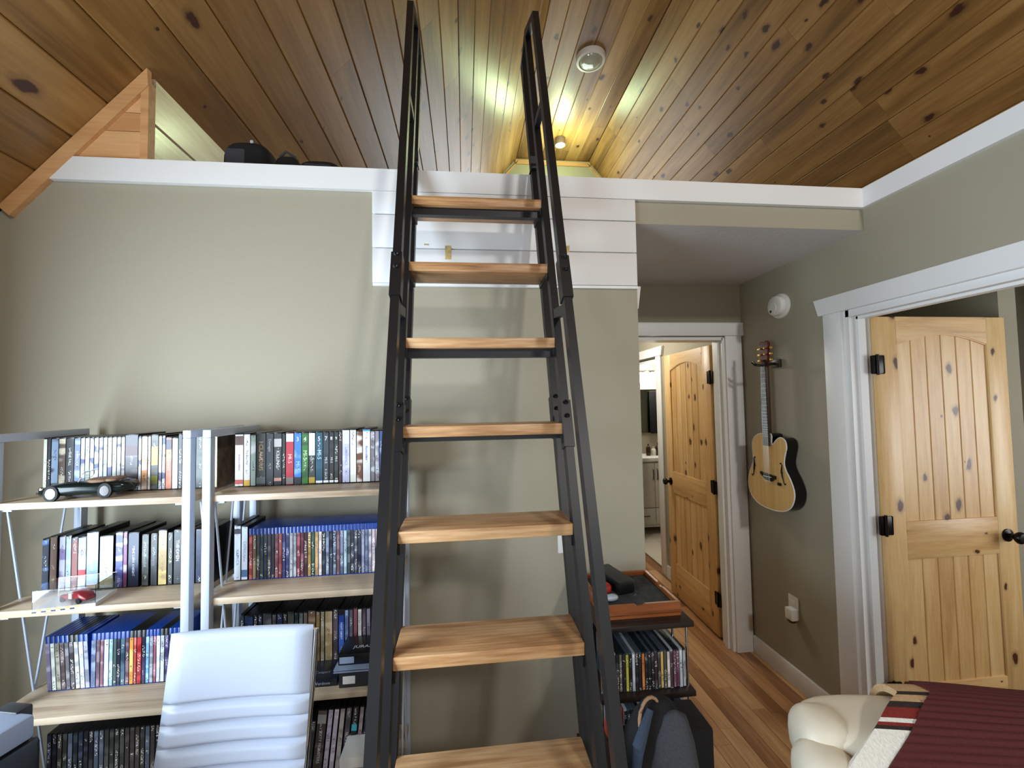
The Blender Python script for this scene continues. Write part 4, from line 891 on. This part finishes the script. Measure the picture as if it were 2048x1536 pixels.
def drape(u0, u1, t0, t1, nu, nt, lift, rib, th, m, name, skew=0, seed=0):
    rings = []
    for side in (1, 0):
        for j in range(nt+1):
            t = t0+(t1-t0)*j/nt
            y, z = pcurve(t); ya, za = pcurve(max(0, t-.01)); yb, zb = pcurve(min(1, t+.01)); tl = math.hypot(yb-ya, zb-za)+1e-9
            ny, nz = (zb-za)/tl, -(yb-ya)/tl
            if nz < 0 and t > .2: ny, nz = -ny, -nz
            if t <= .2 and ny < 0: ny, nz = -ny, -nz
            rr = []
            for i in range(nu+1):
                u = u0+(u1-u0)*i/nu
                x = u+skew*(max(.34, min(t, .56))-.4)+.004*math.sin(7*t+seed)
                dd = lift+th*side+rib*side*(abs(math.sin(math.pi*(t*62+.5*u)))-.5)+.006*math.sin(9*u+5*t+seed)
                rr.append((x, y+ny*dd, z+nz*dd))
            rings.append(rr)
    b = MB(); V = [[b.bm.verts.new(p) for p in r] for r in rings]; n = nt+1
    for sd in (0, 1):
        for j in range(nt):
            for i in range(nu): b.bm.faces.new((V[sd*n+j][i], V[sd*n+j][i+1], V[sd*n+j+1][i+1], V[sd*n+j+1][i]))
    for j in range(nt):
        for i in (0, nu): b.bm.faces.new((V[j][i], V[j+1][i], V[n+j+1][i], V[n+j][i]))
    for i in range(nu):
        for j in (0, nt): b.bm.faces.new((V[j][i], V[j][i+1], V[n+j][i+1], V[n+j][i]))
    return b.obj(name, m, bk, smooth=True)
drape(-.095, .46, .0, 1, 24, 420, .022, .005, .012, M['knit'], 'knit_panel', -1.25, 1)
for t0, t1, m_ in ((.05, .335, 'fleece_tan'), (.335, .352, 'fleece_dark'), (.352, .378, 'fleece_tan'), (.378, .396, 'fleece_dark'), (.396, .422, 'fleece_red'), (.422, .431, 'fleece'), (.431, .438, 'fleece_red'), (.438, .446, 'fleece_dark'), (.446, 1, 'fleece')):
    drape(-.18, -.07, t0, t1, 10, max(4, int(120*(t1-t0))), .010, 0, .018, M[m_], 'fleece_band', -1.25, 1)

# ---------------------------------------------------------------- right wall: guitar, alarm, outlet
g = tag(empty('guitar', (1.832, 2.395, 0), (0, R(0), R(-90))), 'natural top cutaway electric-acoustic guitar with black sides hanging on the right wall', 'guitar')
# local: x towards the camera, z up, front faces -y
half = [(0, 1.0), (.06, 1.003), (.12, 1.018), (.165, 1.05), (.19, 1.10), (.19, 1.15), (.165, 1.205), (.135, 1.25), (.125, 1.29), (.135, 1.335), (.148, 1.375), (.142, 1.412), (.115, 1.43), (.085, 1.425), (.06, 1.405), (.04, 1.385)]
left = [(-x, z) for x, z in [(.06, 1.003), (.12, 1.018), (.165, 1.05), (.19, 1.10), (.19, 1.15), (.17, 1.205), (.145, 1.25), (.137, 1.29), (.142, 1.34), (.14, 1.38), (.12, 1.415), (.085, 1.437), (.04, 1.445)]]
outline = half+[(.03, 1.40), (.03, 1.445), (-.03, 1.447)]+left[::-1]
def smooth_closed(pts, n=4):
    out = []; L_ = len(pts)
    for i in range(L_):
        p0, p1, p2, p3 = pts[i-1], pts[i], pts[(i+1) % L_], pts[(i+2) % L_]
        for k in range(n):
            q = k/n; out.append(tuple(.5*(2*p1[c]+(p2[c]-p0[c])*q+(2*p0[c]-5*p1[c]+4*p2[c]-p3[c])*q*q+(3*p1[c]-p0[c]-3*p2[c]+p3[c])*q**3) for c in (0, 1)))
    return out
ol = smooth_closed(outline, 3)
TILT = R(3.5)
gb = empty('tmp'); bpy.data.objects.remove(gb)
g.rotation_euler = (0, 0, R(-90))
MB().prism(ol, 'Y', -.032, .034).obj('body_side', M['gside'], g)
MB().prism([(x*.985, 1.0+(z-1.0)*.99+.002) for x, z in ol], 'Y', -.036, -.0325).obj('top_plate', M['gtop'], g)
MB().tube([(x, -.034, z) for x, z in ol], .0035, 6, closed=True).obj('binding', M['plate'], g)
box('neck', M['rosewood'], -.022, .022, -.042, -.022, 1.38, 1.845, g, .004)
fbd = MB().prism([(-.027, 1.375), (.027, 1.375), (.0215, 1.845), (-.0215, 1.845)], 'Y', -.048, -.042).obj('fretboard', M['rosewood'], g)
sc = .60
for i in range(1, 20):
    z = 1.845-.62*(1-2**(-i/12)); hw = .0215+.0055*(1.845-z)/.47
    if z > 1.378: box('fret', M['fret'], -hw, hw, -.0492, -.048, z-.001, z+.001, fbd)
for i in range(6): MB().tube([(-.016+.0064*i, -.0505, 1.85), (-.024+.0096*i, -.052, 1.16)], .0005, 4).obj('string', M['string'], g)
MB().prism([(-.024, 1.845), (.024, 1.845), (.040, 1.99), (.022, 2.003), (0, 1.993), (-.022, 2.003), (-.040, 1.99)], 'Y', -.040, -.024).obj('headstock', M['headred'], g)
for s in (-1, 1):
    for i in range(3):
        pg = MB().tube([(s*.020, -.052, 1.885+.036*i), (s*.020, -.040, 1.885+.036*i)], .0055, 10).obj('tuner_post', M['gold'], g, smooth=True)
        MB().puff((s*.052, -.03, 1.885+.036*i), (.011, .006, .009), .7, 12, 8).obj('tuner_key', M['gold'], pg, smooth=True)
MB().prism([(-.066, 1.215), (.06, 1.205), (.062, 1.188), (.03, 1.168), (-.02, 1.172), (-.066, 1.20)], 'Y', -.046, -.036).obj('bridge', M['gside'], g)
box('saddle', M['plate'], -.035, .03, -.049, -.046, 1.19, 1.194, g)
for s, x0_, z0_ in ((-1, -.125, 1.235), (1, .105, 1.225)):
    pts = [(x0_+s*-.012, z0_+.055), (x0_+s*-.004, z0_+.06), (x0_+s*.004, z0_+.05), (x0_, z0_+.02), (x0_+s*.004, z0_-.01), (x0_+s*.014, z0_-.05), (x0_+s*.022, z0_-.058), (x0_+s*.030, z0_-.05)]
    fh = MB().tube([(x, -.0365, z) for x, z in pts], [.003, .004, .003, .006, .006, .003, .004, .003], 8).obj('sound_hole', M['gside'], g)
    MB().tube([(x0_-.008, -.037, z0_+.006), (x0_+.01, -.037, z0_+.008)], .003, 6).obj('hole_notch', M['gside'], fh)
box('control_knob', M['gside'], .075, .10, -.046, -.036, 1.155, 1.172, g, .003)
MB().lathe([(.006, 0), (.006, .012), (0, .014)], 10, Matrix.Translation((.0, 0, 1.0))@Matrix.Rotation(R(180), 4, 'X')).obj('strap_button', M['gold'], g)
MB().tube([(-.19, -.0, 1.10), (-.198, -.0, 1.10)], .012, 10).obj('side_jack', M['gside'], g)
hg = tag(empty('guitar_hanger', (W, 2.395, 1.87)), 'dark wood wall hanger carrying the guitar neck', 'wall hanger')
box('wall_block', M['rosewood'], -.018, 0, -.045, .02, -.03, .02, hg, .003)
MB().tube([(-.01, -.01, -.005), (-.06, -.006, -.008), (-.085, 0, -.012)], .008, 10).obj('hanger_stem', M['gside'], hg, smooth=True)
MB().tube([(-.118, -.055, .012), (-.105, -.048, -.006), (-.082, -.03, -.012), (-.08, .03, -.012), (-.105, .048, -.006), (-.118, .055, .012)], .0085, 10).obj('yoke', M['gside'], hg, smooth=True)
al = tag(empty('smoke_alarm', (W, 2.335, 2.203), (0, R(-90), 0)), 'round white alarm on the wall above the guitar', 'alarm')
MB().lathe([(.073, 0), (.073, .012), (.066, .018), (.058, .018), (.06, .03), (.056, .045), (.045, .05), (0, .051)], 36).obj('alarm_body', M['offwhite'], al, smooth=True)
MB().lathe([(.03, .0505), (.03, .053), (0, .0535)], 24).obj('test_button', M['plate'], al, (-.012, .008, 0), smooth=True)
MB().lathe([(.008, .052), (.008, .055), (0, .055)], 14).obj('sounder_vent', M['darkp'], al, (-.03, .02, 0))
ot = tag(empty('wall_outlet', (W, 2.337, .455)), 'white wall outlet plate below the guitar', 'outlet')
box('outlet_plate', M['offwhite'], -.006, 0, -.038, .038, -.06, .06, ot, .002)
for z in (.022,): box('socket', M['plate'], -.008, -.006, -.017, .017, z-.015, z+.015, ot, .001)
pl = tag(empty('plug_in_freshener', (W-.006, 2.325, .42)), 'white plug-in air freshener with dark base in the wall outlet', 'air freshener')
box('freshener_body', M['plate'], -.045, 0, -.028, .028, -.03, .035, pl, .008); MB().puff((-.024, 0, -.034), (.02, .022, .014), .7, 18, 8).obj('scent_bottle', M['brownbottle'], pl, smooth=True)
ot2 = tag(empty('switch_plate', (.42, D, 1.08)), 'white switch plate on the back wall behind the ladder', 'switch')
box('cover_plate', M['plate'], -.042, .042, -.006, 0, -.05, .06, ot2, .002); box('rocker', M['offwhite'], -.016, .016, -.009, -.006, -.03, .04, ot2, .001)

# ---------------------------------------------------------------- ceiling lights in the loft
fm = tag(empty('flush_light', (1.368, 4.26, ZT), (R(180), 0, 0)), 'round flush ceiling light with white rim and glass bowl', 'ceiling light')
MB().lathe([(.155, 0), (.155, .035), (.148, .05), (.125, .055), (.12, .04), (.12, .0)], 40).obj('rim', M['offwhite'], fm, smooth=True)
MB().lathe([(.12, .03), (.112, .055), (.085, .075), (.045, .086), (0, .09)], 40).obj('glass_bowl', mat('frosted_bowl', S(196, 200, 186), .12, .3, .4, 25), fm, smooth=True)
sl_ = tag(empty('spot_light', (1.355, 5.66, ZT), (R(180), 0, 0)), 'small cylinder spot lit on the loft ceiling', 'ceiling light')
MB().lathe([(.0, 0), (.07, 0), (.072, .10), (.066, .10), (.064, .085), (0, .085)], 30).obj('spot_housing', mat('taupe_metal', S(120, 100, 92), .4, .4), sl_, smooth=True)
MB().lathe([(.062, .088), (.05, .103), (0, .108)], 24).obj('diffuser', M['lampglow'], sl_, smooth=True)
point('spot_light_lamp', (1.355, 5.5, ZT-.30), 24, (.76, 1, .56), .14)

# ---------------------------------------------------------------- black bags on the loft edge
def cap(name, label, cat, loc, rx, ry, h, rot=0):
    t = tag(empty(name, loc, (0, 0, rot)), label, cat)
    MB().puff((0, 0, h*.48), (rx, ry, h*.5), .62, 26, 14).obj('bag_body', M['fabric_black'], t, smooth=True); return t
LZ = 2.60
c_ = cap('camera_bag', 'large black bag at the loft edge beside the knee wall', 'bag', (-.93, 1.99, LZ), .10, .085, .225)
box('bag_flap', M['fabric_grey'], -.075, .01, -.088, -.06, .07, .17, c_, .013); box('buckle', M['grey_metal'], .028, .04, -.084, -.076, .195, .207, c_, .002)
MB().tube([(-.1, -.03, .06), (-.06, -.09, .05), (.05, -.095, .045), (.1, -.04, .06)], .012, 10).obj('strap', M['fabric_black'], c_, smooth=True)
c_ = cap('rolled_bag', 'small round black pouch between two bags on the loft edge', 'pouch', (-.762, 1.97, LZ), .054, .06, .165)
MB().tube([(-.03, -.03, .155), (0, -.045, .172), (.035, -.03, .155)], .006, 8).obj('handle', M['fabric_grey'], c_, smooth=True)
c_ = cap('flat_bag', 'low flat black bag, rightmost on the loft edge', 'bag', (-.628, 1.985, LZ), .098, .075, .152)
MB().tube([(-.095, -.02, .10), (-.05, -.07, .115), (.05, -.07, .112), (.095, -.02, .09)], .005, 8).obj('zip', M['fabric_grey'], c_, smooth=True)

# ---------------------------------------------------------------- bathroom seen past the far door
vn = tag(empty('vanity', (2.45, 5.1, 0)), 'pale grey bathroom vanity with white top seen past the far door', 'vanity')
box('cabinet_body', M['vanity'], -.42, .42, .02, .44, .10, .90, vn)
for x in (-.42+.285, ):
    pass
for i in range(3):
    x = -.41+i*.275
    dr = box('cabinet_door', M['vanity'], x, x+.27, .0, .02, .34, .88, vn, .004)
    hxp = x+.245 if i % 2 == 0 else x+.025
    MB().tube([(hxp, 0, .68), (hxp, -.02, .69), (hxp, -.02, .80), (hxp, 0, .81)], .005, 8).obj('pull', M['bronze'], dr, smooth=True)
    dw = box('drawer', M['vanity'], x, x+.27, .0, .02, .14, .33, vn, .004)
    MB().tube([(x+.08, 0, .24), (x+.085, -.02, .24), (x+.185, -.02, .24), (x+.19, 0, .24)], .005, 8).obj('pull', M['bronze'], dw, smooth=True)
box('counter', M['plate'], -.43, .43, -.015, .45, .90, .945, vn, .004)
for i, (x, h) in enumerate(((2.335, .15), (2.405, .11), (2.46, .16))):
    o = MB().lathe([(.028, 0), (.03, .01), (.03, h*.6), (.022, h*.75), (.009, h*.82), (.009, h), (0, h)], 18).obj('pump_bottle', M['brownbottle'] if i != 1 else M['offwhite'], None, (x, 5.32, .945), smooth=True)
    tag(o, ['brown pump bottle at the left of the vanity top', 'pale jar between the bottles on the vanity', 'brown pump bottle at the right of the vanity top'][i], 'bottle')
mr = tag(empty('mirror', (2.45, 5.55, 1.5)), 'bathroom wall mirror above the vanity', 'mirror')
box('mirror_glass', M['mirror'], -.24, .34, -.012, 0, -.28, .30, mr); box('mirror_edge', M['grey_metal'], -.25, -.24, -.016, 0, -.28, .30, mr)
tag(box('towel', M['towel'], -.05, .06, -.02, .02, -.45, .12, None, .018, (2.50, 5.50, 1.66)), 'black towel hanging beside the bathroom mirror', 'towel')
vl = tag(empty('vanity_light', (2.42, 5.56, 2.02)), 'glowing wall light above the bathroom mirror', 'wall light')
box('light_bar', M['chrome'], -.2, .2, -.03, 0, -.02, .03, vl, .004)
for x in (-.13, .0, .13): MB().lathe([(.018, .02), (.045, -.03), (.048, -.11), (.03, -.125), (0, -.128)], 18).obj('glass_shade', M['bulb'], vl, (x, -.08, 0), smooth=True)
point('vanity_light_lamp', (2.42, 5.2, 1.98), 10, (1, .95, .86), .12)
# picture in the bedroom
pf = tag(empty('wall_picture', (3.30, 2.70, 1.35)), 'dark framed picture on the bedroom wall at the right picture edge', 'picture')
box('picture_frame', M['blackp'], -.2, .2, -.025, 0, -.28, .28, pf, .004); box('print', M['plate'], -.16, .16, -.027, -.0252, -.24, .1, pf)

cl = tag(empty('corridor_light', (1.2, 3.9, 2.44), (R(180), 0, 0)), 'flush ceiling light in the corridor beyond the far door', 'ceiling light')  # unseen fixture, added to brighten the far door
MB().lathe([(.0, 0), (.13, 0), (.13, .03), (.11, .035)], 30).obj('rim', M['offwhite'], cl, smooth=True)
MB().lathe([(.11, .03), (.09, .07), (0, .085)], 30).obj('diffuser', M['lampglow'], cl, smooth=True)
point('corridor_lamp', (1.2, 3.9, 2.25), 15, (1, .95, .85), .1)  # added fill for the dark corridor
